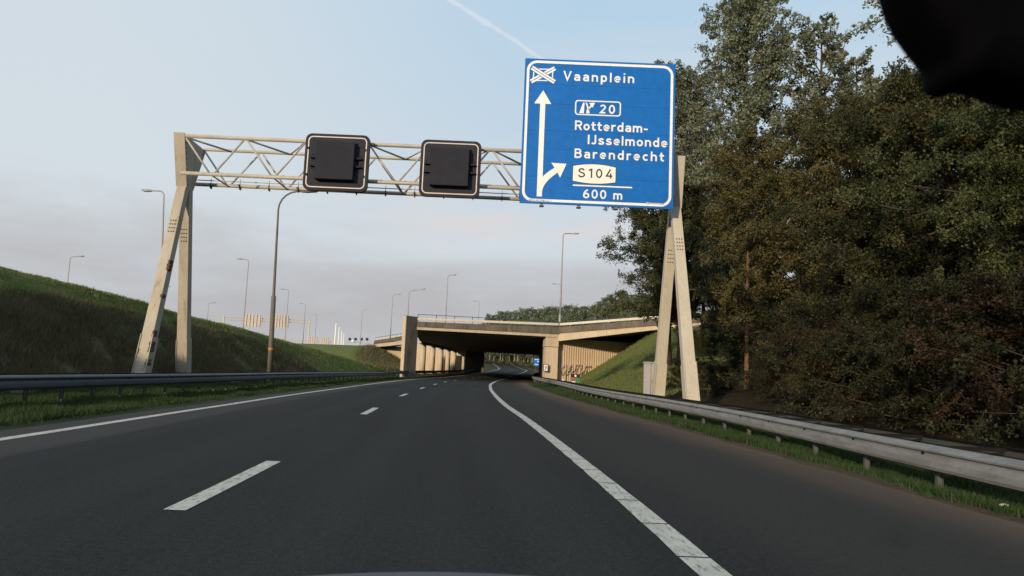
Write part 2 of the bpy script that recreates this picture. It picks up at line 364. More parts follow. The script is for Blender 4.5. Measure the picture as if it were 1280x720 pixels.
# ------------------------------------------------------------------ object helpers
class MB:
    """collects shapes in world (or local) metres and links them as one mesh object"""
    def __init__(s): s.v, s.f, s.mi = [], [], []
    def add(s, vs, fs, mi=0):
        o = len(s.v); s.v += [tuple(p) for p in vs]; s.f += [tuple(i + o for i in q) for q in fs]; s.mi += [mi] * len(fs); return s
    def box(s, x0, x1, y0, y1, z0, z1, mi=0):
        return s.add([(x0,y0,z0),(x1,y0,z0),(x1,y1,z0),(x0,y1,z0),(x0,y0,z1),(x1,y0,z1),(x1,y1,z1),(x0,y1,z1)],
                     [(0,3,2,1),(4,5,6,7),(0,1,5,4),(1,2,6,5),(2,3,7,6),(3,0,4,7)], mi)
    def bar(s, a, b, w, h, side=(1, 0, 0), w2=None, h2=None):
        """box section beam from a to b; w along side, h across"""
        a, b = Vector(a), Vector(b); d = (b - a).normalized(); sd = Vector(side); sd = (sd - d * sd.dot(d)).normalized(); u = sd.cross(d)
        w2 = w if w2 is None else w2; h2 = h if h2 is None else h2
        vs = []
        for p, ww, hh in ((a, w, h), (b, w2, h2)):
            for i, j in ((-1,-1),(1,-1),(1,1),(-1,1)): vs.append(p + sd * (ww / 2 * i) + u * (hh / 2 * j))
        return s.add(vs, [(3,2,1,0),(4,5,6,7),(0,1,5,4),(1,2,6,5),(2,3,7,6),(3,0,4,7)])
    def tube(s, pts, rad, n=8, cap=True):
        pts = [Vector(p) for p in pts]
        if isinstance(rad, (int, float)): rad = [rad] * len(pts)
        o = len(s.v); ref = None
        for i, p in enumerate(pts):
            d = (pts[min(i + 1, len(pts) - 1)] - pts[max(i - 1, 0)]).normalized()
            if ref is None: ref = Vector((1, 0, 0)) if abs(d.x) < 0.8 else Vector((0, 0, 1))
            u = (ref - d * ref.dot(d)).normalized(); ref = u; w = d.cross(u)
            for k in range(n):
                t = 2 * math.pi * k / n
                s.v.append(tuple(p + (u * math.cos(t) + w * math.sin(t)) * rad[i]))
        for i in range(len(pts) - 1):
            for k in range(n):
                s.f.append((o + i*n + k, o + i*n + (k+1) % n, o + (i+1)*n + (k+1) % n, o + (i+1)*n + k)); s.mi.append(0)
        if cap:
            s.f.append(tuple(o + k for k in reversed(range(n)))); s.f.append(tuple(o + (len(pts)-1)*n + k for k in range(n))); s.mi += [0, 0]
        return s
    def prism(s, poly, z0, z1, mi=0):
        """plan polygon (x, y) extruded from z0 to z1 (numbers or per-vertex lists)"""
        n = len(poly)
        z0 = [z0] * n if isinstance(z0, (int, float)) else z0
        z1 = [z1] * n if isinstance(z1, (int, float)) else z1
        vs = [(p[0], p[1], z0[i]) for i, p in enumerate(poly)] + [(p[0], p[1], z1[i]) for i, p in enumerate(poly)]
        return s.add(vs, [tuple(reversed(range(n))), tuple(range(n, 2*n))] + [(i, (i+1) % n, n + (i+1) % n, n + i) for i in range(n)], mi)
    def face_prism(s, poly, y0, y1):
        """upright polygon (x, z) facing -Y extruded from y0 (front) back to y1"""
        n = len(poly)
        vs = [(p[0], y0, p[1]) for p in poly] + [(p[0], y1, p[1]) for p in poly]
        return s.add(vs, [tuple(range(n)), tuple(reversed(range(n, 2*n)))] + [(i, n + i, n + (i+1) % n, (i+1) % n) for i in range(n)])
    def ring(s, outer, inner, y0, y1):
        """upright flat ring between two (x, z) outlines of equal count"""
        n = len(outer); vs = []
        for y in (y0, y1):
            vs += [(p[0], y, p[1]) for p in outer] + [(p[0], y, p[1]) for p in inner]
        fs = []
        for i in range(n):
            j = (i + 1) % n
            fs += [(i, j, n + j, n + i), (2*n + j, 2*n + i, 3*n + i, 3*n + j), (j, i, 2*n + i, 2*n + j), (n + i, n + j, 3*n + j, 3*n + i)]
        return s.add(vs, fs)
    def loft(s, rows, mi=None, closed=False):
        """rows of equal-length point lists joined by quads; mi(i, j) gives the slot"""
        o = len(s.v); n = len(rows[0])
        for r in rows: s.v += [tuple(p) for p in r]
        for i in range(len(rows) - 1):
            for j in range(n if closed else n - 1):
                k = (j + 1) % n
                s.f.append((o + i*n + j, o + i*n + k, o + (i+1)*n + k, o + (i+1)*n + j)); s.mi.append(mi(i, j) if mi else 0)
        return s
    def caps(s, rows):
        s.add(rows[0], [tuple(reversed(range(len(rows[0]))))]); s.add(rows[-1], [tuple(range(len(rows[-1])))]); return s
    def build(s, name, mat, parent=None, smooth=False, bevel=0):
        me = bpy.data.meshes.new(name)
        off = parent.matrix_basis.translation.copy() if parent else Vector((0, 0, 0))
        if parent and parent.parent: off += parent.parent.matrix_basis.translation
        vs = s.v if off.length == 0 else [(p[0]-off.x, p[1]-off.y, p[2]-off.z) for p in s.v]
        me.from_pydata(vs, [], s.f)
        for mm in (mat if isinstance(mat, (list, tuple)) else [mat]): me.materials.append(mm)
        if isinstance(mat, (list, tuple)): me.polygons.foreach_set('material_index', s.mi)
        if smooth: me.polygons.foreach_set('use_smooth', [True] * len(me.polygons))
        me.update()
        o = bpy.data.objects.new(name, me); col.objects.link(o)
        if parent: o.parent = parent
        if bevel:
            b = o.modifiers.new('bevel', 'BEVEL'); b.width = bevel; b.segments = 2; b.limit_method = 'ANGLE'; b.angle_limit = R(40)
        return o
def tag(o, label=None, cat=None, group=None, kind=None):
    if label: o['label'] = label
    if cat: o['category'] = cat
    if group: o['group'] = group
    if kind: o['kind'] = kind
    return o
def thing(name, label, cat, loc=(0, 0, 0), group=None, rz=0.0):
    o = bpy.data.objects.new(name, None); col.objects.link(o)
    o.location = loc; o.rotation_euler = (0, 0, rz); o.empty_display_size = 0.5
    return tag(o, label, cat, group)
def copy_tree(o, parent=None):
    c = o.copy(); col.objects.link(c)
    if parent: c.parent = parent
    for ch in list(o.children): copy_tree(ch, c)
    return c
def dup(o, loc, rz=0.0, label=None, group=None, scale=None):
    c = copy_tree(o); c.location = loc; c.rotation_euler = (0, 0, rz)
    if label: c['label'] = label
    if group: c['group'] = group
    if scale: c.scale = scale
    return c
def rrect(x0, x1, z0, z1, r, n=8):
    pts = []
    for cx, cz, a in ((x1 - r, z0 + r, -90), (x1 - r, z1 - r, 0), (x0 + r, z1 - r, 90), (x0 + r, z0 + r, 180)):
        for k in range(n + 1):
            t = R(a + 90 * k / n); pts.append((cx + r * math.cos(t), cz + r * math.sin(t)))
    return pts
def lerp_table(tab):
    xs = np.array([t[0] for t in tab], float); ys = np.array([t[1] for t in tab], float)
    d = np.zeros(len(xs)); h = np.diff(xs); s = np.diff(ys) / h
    for i in range(1, len(xs) - 1):
        d[i] = 0 if s[i-1] * s[i] <= 0 else 2 * s[i-1] * s[i] / (s[i-1] + s[i])
    d[0], d[-1] = s[0], s[-1]
    def f(x):
        x = min(max(x, xs[0]), xs[-1]); i = min(max(int(np.searchsorted(xs, x)) - 1, 0), len(xs) - 2)
        t = (x - xs[i]) / h[i]
        return float(ys[i]*(1+2*t)*(1-t)**2 + d[i]*h[i]*t*(1-t)**2 + ys[i+1]*t*t*(3-2*t) + d[i+1]*h[i]*t*t*(t-1))
    return f

def at(px, py, Y):
    """the point Y metres ahead of the camera that stands at a given spot of the view"""
    d = fwd + rt * ((px - 640) / 920) - up * ((py - 360) / 920)
    return Vector((0, 0, EYE)) + d * (Y / d.y)

# ------------------------------------------------------------------ road alignment (metres, Y ahead)
RL = lerp_table([(-80,3.6),(-20,2.0),(0,1.4),(4.6,1.27),(8.3,1.1),(18.3,.5),(25.4,-.03),(36,-.6),(48.5,-1.12),(67,-1.5),(80,-1.42),(100,-.88),(125,-.04),(150,1.22),(185,4.0),(205,5.0),(240,4.47),(290,2.2),(340,-1.9),(400,-10.2),(600,-60)])
LW = lerp_table([(-80,3.6),(0,3.65),(8,3.75),(18,3.95),(36,4.0),(80,4.2),(125,4.0),(600,3.8)])
LW2 = lerp_table([(-80,3.9),(0,3.9),(10,3.8),(20,3.7),(40,3.62),(80,3.8),(600,3.6)])
ZR = lerp_table([(-80,0),(0,0),(60,0),(100,.05),(125,.18),(150,.5),(185,1.3),(205,1.75),(240,2.22),(290,3.56),(340,5.3),(400,7.3),(600,12)])
DL = lambda y: RL(y) - LW(y)
LL = lambda y: DL(y) - LW2(y)
EL = lambda y: LL(y) - 0.6
ER = lambda y: RL(y) + 3.75
RAILL = lerp_table([(-80,-7.5),(0,-9.4),(15,-10.15),(24,-10.3),(35,-10.8),(53,-11.1),(78,-10.9),(100,-10.6),(120,-10.2),(150,-8.7),(170,-7.6),(600,-7)])
RAILR = lerp_table([(-80,6.4),(0,5.25),(8,5.2),(12,5.25),(18,5.35),(26,5.15),(35,4.75),(59,4.05),(80,2.9),(100,3.3),(125,4.2),(150,5.4),(185,8.2),(600,9)])
RLZ = lerp_table([(-80,0),(60,0),(80,.12),(100,.15),(125,.25),(150,.5),(185,1.3),(600,12)])
RRZ = lerp_table([(-80,-.15),(40,-.12),(60,.0),(80,.12),(100,.12),(125,.25),(150,.5),(185,1.3),(205,1.75),(240,2.22),(290,3.56),(340,5.3),(400,7.3),(600,12)])
CLZ = lerp_table([(-80,6.7),(0,5.75),(31,5.0),(40,4.6),(48,3.95),(54,3.62),(61,3.15),(68,2.45),(76,1.85),(83,1.2),(95,.7),(110,.9),(130,3.3),(150,5.2),(200,5.6),(260,5.4),(600,12.5)])
CLX = lerp_table([(-80,-24),(31,-22.25),(40,-21.6),(48,-20.4),(61,-19),(68,-17.5),(76,-16.3),(83,-15.2),(95,-17),(110,-21),(130,-26),(150,-28),(200,-29),(600,-90)])
TLX = lerp_table([(-80,-12.0),(0,-12.4),(20,-13.3),(28,-14.2),(36,-13.9),(46,-13.0),(60,-12.6),(83,-13.2),(100,-14.5),(130,-16.5),(160,-16.5),(600,-75)])
CRZ = lerp_table([(-80,1.2),(0,1.2),(30,1.3),(42,1.8),(52,3.2),(62,4.9),(72,6.0),(80,6.3),(86,5.0),(165,4.8),(180,5.2),(220,4.6),(300,6.5),(600,14)])
SRR = lerp_table([(-80,8),(30,8),(42,6.5),(52,7.0),(62,8.0),(72,8.6),(80,8.8),(86,7.8),(165,6),(180,10),(600,12)])   # run of the right slope
rng = np.random.default_rng(11)
PH = rng.uniform(0, 6.28, 12)
def wob(x, y, s=1.0):
    return s * (0.5*math.sin(x*.9+y*.35+PH[0]) + 0.35*math.sin(x*1.7-y*.8+PH[1]) + 0.3*math.sin(y*1.3+PH[2]) + 0.25*math.sin(x*2.9+y*1.9+PH[3]))
TRO = lerp_table([(-80,0),(50,0),(62,.8),(76,2.9),(88,2.9),(100,2),(600,2)])
def section(y):
    z = ZR(y); pts = []
    cx, cz, tx = CLX(y), CLZ(y), TLX(y)
    pts += [(-2600, 1), (-900, 1), (-350, 1.5), (-150, 2.0 if y < 300 else z*.5), (cx-38, cz*.75), (cx-16, cz*.98), (cx-2, cz*1.0), (cx-.5, cz*.97)]
    lz = RLZ(y)
    for k in range(9):
        t = (k + .5) / 9
        x = cx + (tx - cx) * t; zz = cz*.97 + (lz + .02 - cz*.97) * t
        pts.append((x, zz + wob(x, y, .07)))
    pts.append((tx + .1, lz + .02)); pts.append((RAILL(y), lz)); pts.append((EL(y) - .35, z + .02 + (lz - z)*.3)); pts.append((EL(y) - .02, z - .02))
    pts.append((EL(y) + .15, z - .12)); pts.append((ER(y) - 1.0, z - .12))
    rz = RRZ(y); rx = RAILR(y); tr = rx + 1.35 + TRO(y)
    pts.append((ER(y) - .85, z - .02)); pts.append((ER(y) - .04 + .1*wob(y, 3*y), z - .01)); pts.append((rx, rz)); pts.append((tr, rz + .02))
    cr, run = CRZ(y), SRR(y)
    if y > 170: cr = max(cr, z + 2)
    for k in range(9):
        t = (k + 1) / 9
        x = tr + run * t; pts.append((x, rz + (cr - rz) * t + wob(x, y, .09)))
    ex = tr + run
    pts += [(ex + 14, cr + .3), (ex + 60, cr + 1), (ex + 200, cr + 1), (ex + 700, cr), (ex + 2600, cr)]
    return pts
NL = 8 + 9
JT, JR, JE = NL, NL + 1, NL + 2          # toe, rail, asphalt edge columns on the left
JAR = NL + 6                             # asphalt edge column on the right
def frange(a, b, s):
    r = []; x = a
    while x < b - 1e-6: r.append(x); x += s
    return r
stations = frange(-80, 0, 8) + frange(0, 100, 1.0) + frange(100, 200, 3) + frange(200, 420, 8) + [420, 460, 520, 600, 800, 1200, 2000, 3500]
rows = [[(x, y, z) for x, z in section(y)] for y in stations]
def gmat(i, j):
    y = stations[i]
    if j < 4: return 5 if y < 120 else 0
    if j < 8: return 0
    if j < NL:
        if y > 112: return 1
        if y > 88: return 0
        lim = 8 + 9 * min(max(1.0 - (y - 30) / 42, 0.0), 1.0)
        k = NL - 1 - j                      # rows of rough weeds at the foot of the near slope, mown grass above
        return 1 if (y < 52 and (j >= 11 if y < 38 else j >= 11 + (y - 38) / 3)) else 0
    if j < NL + 4: return 2
    if j < JAR: return 3
    if j == JAR: return 3
    if j < JAR + 3: return 2
    if y > 168: return 6
    if y < 40: return 4
    return 0 if j < JAR + 13 else 5
ground = MB().loft(rows, gmat).build('ground', [M[k] for k in ('g_mown', 'g_rough', 'g_verge', 'g_dirt', 'g_forest', 'g_far', 'g_bank')], smooth=True)
tag(ground, kind='structure')

# asphalt carriageway with UVs in metres
ys = frange(-80, 0, 4) + frange(0, 100, 1.0) + frange(100, 200, 2.5) + frange(200, 600, 6)
NU = 16
rws, uvs = [], []
for y in ys:
    a, b = EL(y) - .05, ER(y) - .34
    b += .09 * wob(y*1.3, y*2.7); a += .015 * wob(y*2.2, y*1.4)
    rws.append([(a + (b-a)*k/NU, y, ZR(y)) for k in range(NU + 1)])
    uvs.append([(a + (b-a)*k/NU - DL(y), y) for k in range(NU + 1)])
mb = MB().loft(rws)
road = mb.build('road', M['asphalt'], smooth=True); tag(road, kind='structure')
uvl = road.data.uv_layers.new(name='road')
flat = [uv for r in uvs for uv in r]
vi = np.empty(len(road.data.loops), int); road.data.loops.foreach_get('vertex_index', vi)
uvl.data.foreach_set('uv', np.array(flat, dtype=np.float32)[vi].ravel())

# painted markings, parts of the road
def strip(f, y0, y1, w, step, name, dz=.005, jit=0.0):
    n = max(2, int((y1 - y0) / step) + 1); r = []
    for k in range(n):
        y = y0 + (y1 - y0) * k / (n - 1)
        e = jit * math.sin(y*17.3) if jit else 0
        r.append([(f(y) - w/2 + e, y, ZR(y) + dz), (f(y) + w/2 + e*.6, y, ZR(y) + dz)])
    return MB().loft(r).build(name, M['paint'], road)
s0 = 5.75
k = -3
while s0 + 12*k < 400:
    y = s0 + 12*k
    strip(DL, y, y + 3.0, .17, 1.0, 'lane_dash'); k += 1
strip(LL, -60, 420, .19, 1.0, 'edge_line', jit=.004)
y = -12.0
while y < 26:
    strip(RL, y, y + 1.03, .205, .5, 'edge_line_block', jit=.006); y += 1.06
while y < 60:
    strip(RL, y, y + 4.21, .205, .8, 'edge_line_block'); y += 4.24
strip(RL, y, 420, .22, 1.0, 'edge_line')

# ------------------------------------------------------------------ numpy mesh builder for leaves and blades
def np_mesh(name, verts, nside, mat):
    n = len(verts)
    me = bpy.data.meshes.new(name)
    me.vertices.add(n); me.vertices.foreach_set('co', verts.astype(np.float32).ravel())
    me.loops.add(n); me.loops.foreach_set('vertex_index', np.arange(n, dtype=np.int32))
    me.polygons.add(n // nside); me.polygons.foreach_set('loop_start', np.arange(0, n, nside, dtype=np.int32))
    me.materials.append(mat); me.update(calc_edges=True); me.validate()
    return me
def blades(name, j0, j1, y0, y1, n, h0, h1, wid, mat, per=5, spread=.07, lean=.5, power=1.0, xlim=None, patchy=0.0):
    yy = np.arange(y0, y1 + .5, .5)
    rowsA = np.array([section(float(v)) for v in yy])           # rows x cols x 2
    u = rng.random(n)
    Y = y0 * (y1 / y0) ** (u ** power)
    xs0, xs1 = rowsA[:, j0, 0], rowsA[:, j1, 0]
    ri = np.clip(((Y - y0) / .5), 0, len(yy) - 1.001); r0 = ri.astype(int); fr = (ri - r0)
    # pick a place across, evenly in X between the two columns
    t = rng.random(n)
    X0 = xs0[r0]*(1-fr) + xs0[r0+1]*fr; X1 = xs1[r0]*(1-fr) + xs1[r0+1]*fr
    X = X0 + (X1 - X0) * t
    Z = np.zeros(n)
    for a in range(j0, j1):
        xa = rowsA[r0, a, 0]*(1-fr) + rowsA[r0+1, a, 0]*fr; xb = rowsA[r0, a+1, 0]*(1-fr) + rowsA[r0+1, a+1, 0]*fr
        za = rowsA[r0, a, 1]*(1-fr) + rowsA[r0+1, a, 1]*fr; zb = rowsA[r0, a+1, 1]*(1-fr) + rowsA[r0+1, a+1, 1]*fr
        mk = (X >= xa) & (X <= xb)
        Z[mk] = (za + (zb - za) * (X - xa) / np.maximum(xb - xa, 1e-6))[mk]
    pn = np.sin(X*1.3 + Y*.4 + 1) + np.sin(X*.5 - Y*1.1 + 2) + np.sin(X*2.7 + Y*2.3)
    if patchy:
        keep = pn + rng.normal(0, .6, n) > -patchy
        X, Y, Z, pn = X[keep], Y[keep], Z[keep], pn[keep]; n = len(X)
    m_ = n * per
    X = np.repeat(X, per) + rng.normal(0, spread, m_); Y = np.repeat(Y, per) + rng.normal(0, spread, m_); Z = np.repeat(Z, per) - .02
    h = (h0 + (h1 - h0) * rng.random(m_)) * np.repeat(1 + .18*pn, per)
    a = rng.uniform(0, 6.283, m_); la = rng.uniform(0, 6.283, m_); lm = h * lean * rng.random(m_)
    w = wid * (.6 + .8*rng.random(m_))
    c, s = np.cos(a)*w, np.sin(a)*w
    v = np.empty((m_, 3, 3))
    v[:, 0] = np.stack([X - c, Y - s, Z], 1); v[:, 1] = np.stack([X + c, Y + s, Z], 1)
    v[:, 2] = np.stack([X + np.cos(la)*lm, Y + np.sin(la)*lm, Z + h], 1)
    o = bpy.data.objects.new(name, np_mesh(name, v.reshape(-1, 3), 3, mat)); col.objects.link(o)
    return tag(o, kind='stuff')

tag(blades('verge_grass', JT, JE, 8, 75, 42000, .05, .15, .010, M['gr_green'], 5, .06, .7), 'green grass of the left verge under the dark guardrail', 'grass')
tag(blades('verge_grass', JAR + 1, JAR + 3, 5, 80, 26000, .04, .16, .009, M['gr_green'], 5, .06, .9, patchy=1.6), 'green grass strip below the right guardrail beside the hard shoulder', 'grass')
tag(blades('fallen_leaves', JAR, JAR + 2, 4.5, 40, 5000, .008, .022, .013, M['dead_leaf'], 2, .05, 2.5), 'brown fallen leaves scattered along the dirt edge of the right shoulder', 'leaves')
tag(blades('weeds', 10, JT, 14, 54, 26000, .12, .42, .016, M['gr_rough'], 5, .14, .8, power=1.35, patchy=1.7), 'dark dry weeds covering the lower slope of the left embankment', 'weeds')
tag(blades('weeds', 7, JT, 96, 152, 9000, .25, .8, .05, M['gr_rough'], 5, .3, .8, patchy=2.0), 'brown weeds on the bank below the left end of the bridge', 'weeds')
tag(blades('embankment_grass', 6, 12, 24, 60, 18000, .05, .12, .016, M['gr_mown'], 4, .10, .8, .8), 'short mown grass along the crest of the left embankment', 'grass')
tag(blades('embankment_grass', 6, JT, 34, 230, 34000, .05, .16, .03, M['gr_mown'], 4, .16, .8, .8), 'mown grass on the far lower end of the left embankment', 'grass')
tag(blades('embankment_grass', JAR + 3, JAR + 13, 36, 84, 34000, .06, .18, .018, M['gr_mown'], 5, .10, .8, .9), 'mown grass slope rising to the bridge behind the gantry legs', 'grass')

# ------------------------------------------------------------------ trees
def tree_meshes(seed, H, r, base, nl, leaf, leafmat, barkmat, style='broad', limbs=None, cl=.34, r0=None, sparse=1.0):
    g = np.random.default_rng(seed)
    mb = MB()
    r0 = r0 or H * .011 + .05
    zs = np.linspace(0, H * .96, 9)
    tp = [Vector((math.sin(z*.35 + seed)*.05*H*.06*min(z/3, 1), math.cos(z*.27 + seed*2)*.05*H*.06*min(z/3, 1), z)) for z in zs]
    mb.tube(tp, [r0*(1 - .9*(z/H)**.9) * (1.35 if z == 0 else 1) for z in zs], 7)
    nb = limbs or int(H * 2.6)
    cents, axes, lens = [], [], []
    for i in range(nb):
        u = (i + g.random()) / nb
        z0 = base*.75 + (H*.97 - base*.75) * u
        t = min(max((z0 - base) / (H - base), 0), 1)
        if style == 'poplar': pr = r * min(1, .5 + t*2.0) * ((1 - t)**.38 + .03)
        elif style == 'broad': pr = r * math.sqrt(max(.08, 1 - (1.75*t - .72)**2))
        else: pr = r * math.sqrt(max(.12, 1 - (1.3*t - .25)**2))
        pr *= g.uniform(.5, 1.2)
        az = i * 2.399 + g.normal(0, .4)
        rise = pr * (g.uniform(.7, 1.3) if style == 'poplar' else g.uniform(.1, .6))
        k = min(int(z0 / (H*.96) * 8), 7); f = min(z0/(H*.96)*8 - k, 1)
        p0 = tp[k].lerp(tp[k+1], f)
        d = Vector((math.cos(az), math.sin(az), 0))
        pts = []
        for q in range(5):
            s = q / 4
            pts.append(p0 + d*(pr*s) + Vector((g.normal(0, .05*pr)*s, g.normal(0, .05*pr)*s, rise*(s**1.5) if style == 'poplar' else rise*s - .12*pr*s*s)))
        lr = max(r0 * .38 * (1 - .75*t), .012)
        mb.tube(pts, [lr*(1 - .8*q/4) for q in range(5)], 4, cap=False)
        m_ = 8
        for c in range(m_):
            s = .22 + .80 * (c + g.random()) / m_
            q = min(int(s*4), 3); pp = pts[q].lerp(pts[q+1], s*4 - q)
            if g.random() > sparse: continue
            ax = d*g.uniform(.1, .9) + Vector(g.normal(0, .75, 3)); ax.z = ax.z*(1.0 if style == 'poplar' else .75) + (.45 if style == 'poplar' else .05); ax.normalize()
            L_ = cl * g.uniform(1.2, 2.8) * (.7 + .3*min(pr, 2)/2)
            st0 = pp + ax*(.05*L_)
            mb.tube([pp, pp + ax*(L_*.55) + Vector((0, 0, .03)), pp + ax*(L_*.95) - Vector((0, 0, .10*L_))], [lr*.22 + .004, lr*.12 + .003, .002], 3, cap=False)
            cents.append(st0); axes.append(ax); lens.append(L_)
    cents = np.array(cents); axes = np.array(axes); lens = np.array(lens)
    ns = len(cents)
    tone_s = np.clip(g.normal(.5, .28, ns), 0, 1)
    wts = lens / lens.sum()
    n = nl
    ci = g.choice(ns, n, p=wts)
    tt_ = g.random(n)**.8
    side = np.cross(axes, np.array([0, 0, 1.0])); side /= np.linalg.norm(side, axis=1)[:, None] + 1e-9
    wd = lens[ci] * .26 * (1 - .55*tt_)
    pos = cents[ci] + axes[ci]*(tt_*lens[ci])[:, None] + side[ci]*(g.normal(0, 1, n)*wd)[:, None]
    pos[:, 2] += g.normal(0, 1, n)*wd*.72 - .12*lens[ci]*tt_**2
    a = axes[ci]*.8 + g.normal(0, .75, (n, 3)); a /= np.linalg.norm(a, axis=1)[:, None]
    nn = g.normal(0, .8, (n, 3)); nn[:, 2] += 1.0
    b = np.cross(nn, a); b /= np.linalg.norm(b, axis=1)[:, None] + 1e-9
    L = leaf * g.uniform(.6, 1.35, n)[:, None]
    v = np.empty((n, 4, 3))
    v[:, 0] = pos - a*L*.5; v[:, 1] = pos + b*L*.32; v[:, 2] = pos + a*L*.5; v[:, 3] = pos - b*L*.32
    keep = pos[:, 2] > .05
    tone = np.repeat(tone_s[ci][keep], 4)
    trunk_me = bpy.data.meshes.new('trunk'); trunk_me.from_pydata(mb.v, [], mb.f); trunk_me.materials.append(barkmat)
    trunk_me.polygons.foreach_set('use_smooth', [True]*len(trunk_me.polygons)); trunk_me.update()
    crown = np_mesh('crown', v[keep].reshape(-1, 3), 4, leafmat)
    at_ = crown.attributes.new('tone', 'FLOAT', 'POINT'); at_.data.foreach_set('value', tone.astype(np.float32))
    return trunk_me, crown
def plant(name, meshes, loc, rz, label, cat, group=None, sc=1.0, parts=('trunk', 'crown')):
    e = thing(name, label, cat, loc, group, rz); e.scale = (sc, sc, sc) if not isinstance(sc, tuple) else sc
    for nm, me in zip(parts, meshes):
        o = bpy.data.objects.new(nm, me); col.objects.link(o); o.parent = e
    return e
def gz(x, y):
    s = section(y); xs = [p[0] for p in s]; zs = [p[1] for p in s]
    return float(np.interp(x, xs, zs))

poplar = tree_meshes(1, 22, 4.2, 3.0, 95000, .145, M['l_poplar'], M['bark'], 'poplar', 135, .44)
poplar_b = tree_meshes(2, 18, 2.7, 2.5, 26000, .15, M['l_poplar'], M['bark'], 'poplar', 60, .36, sparse=.75)
broad = tree_meshes(3, 12.5, 4.2, 3.9, 90000, .125, M['l_dark'], M['bark'], 'broad', 84, .46)
broad_b = tree_meshes(4, 11, 3.8, 1.2, 120000, .085, M['l_dark'], M['bark'], 'bush', 56, .42)
autumn = tree_meshes(5, 10.5, 3.4, 1.4, 90000, .10, M['l_brown'], M['bark'], 'broad', 56, .40)
autumn_b = tree_meshes(6, 13, 3.4, 3.6, 70000, .11, M['l_brown'], M['bark_warm'], 'broad', 56, .40, .125)
shrub = tree_meshes(7, 2.8, 1.7, .15, 38000, .05, M['l_shrub'], M['bark'], 'bush', 34, .22, .05)
shrub_b = tree_meshes(8, 2.4, 1.5, .1, 34000, .048, M['l_rust'], M['bark'], 'bush', 30, .20, .05)
GT = 'trees of the roadside wood'
T = [
 ('poplar_tree', poplar, 13.4, 42, .3, 1.03, 'tallest pale green poplar right of the blue sign'),
 ('poplar_tree', poplar, 11.7, 50, 2.1, .93, 'poplar half hidden by the right edge of the blue sign'),
 ('poplar_tree', poplar_b, 17.0, 40, 1.2, 1.12, 'thin sparse poplar with sky showing through, right of the tallest poplar'),
 ('poplar_tree', poplar_b, 20.0, 42, 4.0, 1.05, 'sparse poplar top behind the brown trees, left of the black mirror'),
 ('broadleaf_tree', broad, 10.6, 49, .7, 1.0, 'dark broadleaf tree reaching out below the blue sign, behind the right gantry legs'),
 ('broadleaf_tree', broad, 14.4, 55, 2.6, 1.05, 'dark broadleaf tree on the slope behind the poplars'),
 ('tall_tree', poplar, 17.0, 25, 1.9, 1.0, 'tall tree whose leafy top reaches out of the picture left of the black mirror'),
 ('autumn_tree', autumn_b, 10.95, 34, .5, .92, 'brown leaved tree on an orange brown trunk right of the gantry'),
 ('autumn_tree', autumn, 12.8, 28.5, 2.9, 1.05, 'brownish autumn tree in the middle of the wood edge'),
 ('autumn_tree', autumn_b, 17.2, 31, 4.3, 1.0, 'taller autumn tree behind the middle of the wood edge'),
 ('broadleaf_tree', broad_b, 12.2, 22.5, 1.1, .95, 'dark green tree overhanging the guardrail below the black mirror'),
 ('autumn_tree', autumn, 15.5, 21, 5.0, 1.2, 'brown and green tree behind the dark one below the black mirror'),
 ('broadleaf_tree', broad_b, 12.6, 17, 3.6, .9, 'dense dark tree at the right edge of the picture'),
 ('broadleaf_tree', broad, 17.5, 17, .2, 1.1, 'tall dark tree behind the dense one at the right edge'),
 ('broadleaf_tree', broad_b, 12.5, 12, 2.2, .9, 'nearest dark tree beyond the right edge guardrail'),
 ('broadleaf_tree', broad, 22, 26, 3.3, 1.25, 'big dark tree deep in the wood behind the autumn trees'),
 ('broadleaf_tree', broad, 20, 36, 5.2, 1.15, 'big dark tree deep in the wood right of the poplars'),
 ('broadleaf_tree', broad_b, 25, 20, 1.5, 1.5, 'big dark tree deep in the wood at far right'),
 ('broadleaf_tree', broad_b, 17, 46, .9, 1.15, 'bushy dark tree filling the wood behind the tallest poplar'),
]
for nm, me, x, y, rz, sc, lab in T:
    plant(nm, me, (x, y, gz(x, y) - .05), rz, lab, 'tree', GT, sc)
SH = [
 (9.0, 38.5, 0, .6, 'low dark shrub just right of the right gantry leg'), (10.2, 35.5, 1, .5, 'russet shrub at the foot of the orange brown trunk'),
 (8.9, 33.0, 0, .5, 'dark shrub behind the guardrail, first right of the gantry'), (10.4, 29.2, 0, .55, 'dark shrub behind the guardrail, second right of the gantry'),
 (10.7, 27.4, 1, .9, 'rusty leaved shrub behind the guardrail under the autumn trees'), (10.0, 25.6, 0, .85, 'dark shrub behind the guardrail under the autumn trees'),
 (9.9, 23.0, 0, 1.15, 'wide dark shrub under the overhanging tree'), (9.0, 20.4, 1, 1.1, 'reddish shrub left of the right picture edge'),
 (9.1, 18.0, 0, 1.2, 'dark shrub left of the right picture edge, beside the reddish one'), (9.0, 15.6, 0, 1.15, 'dark shrub nearer the right picture edge'),
 (9.2, 13.2, 1, 1.2, 'russet shrub close to the right picture edge'), (9.0, 11.0, 0, 1.2, 'nearest dark shrub at the right picture edge'),
 (11.6, 40.5, 0, 1.3, 'shrub under the tallest poplar'), (11.8, 31.5, 0, 1.5, 'tall shrub under the brown trees'),
 (11.8, 25, 0, 1.6, 'tall shrub filling the gap between the autumn and the dark trees'), (12, 19.5, 0, 1.6, 'tall shrub under the dense dark tree'), (12, 14.5, 0, 1.6, 'tall shrub deep under the nearest dark tree'),
 (14.5, 38, 0, 1.7, 'tall shrub deep in the wood under the poplars'), (15, 28, 0, 1.8, 'tall shrub deep in the wood under the autumn trees'), (15.5, 34, 0, 1.8, 'tall shrub deep in the wood right of the orange brown trunk'), (16, 23, 0, 1.9, 'tall shrub deep in the wood under the dark trees'),
]
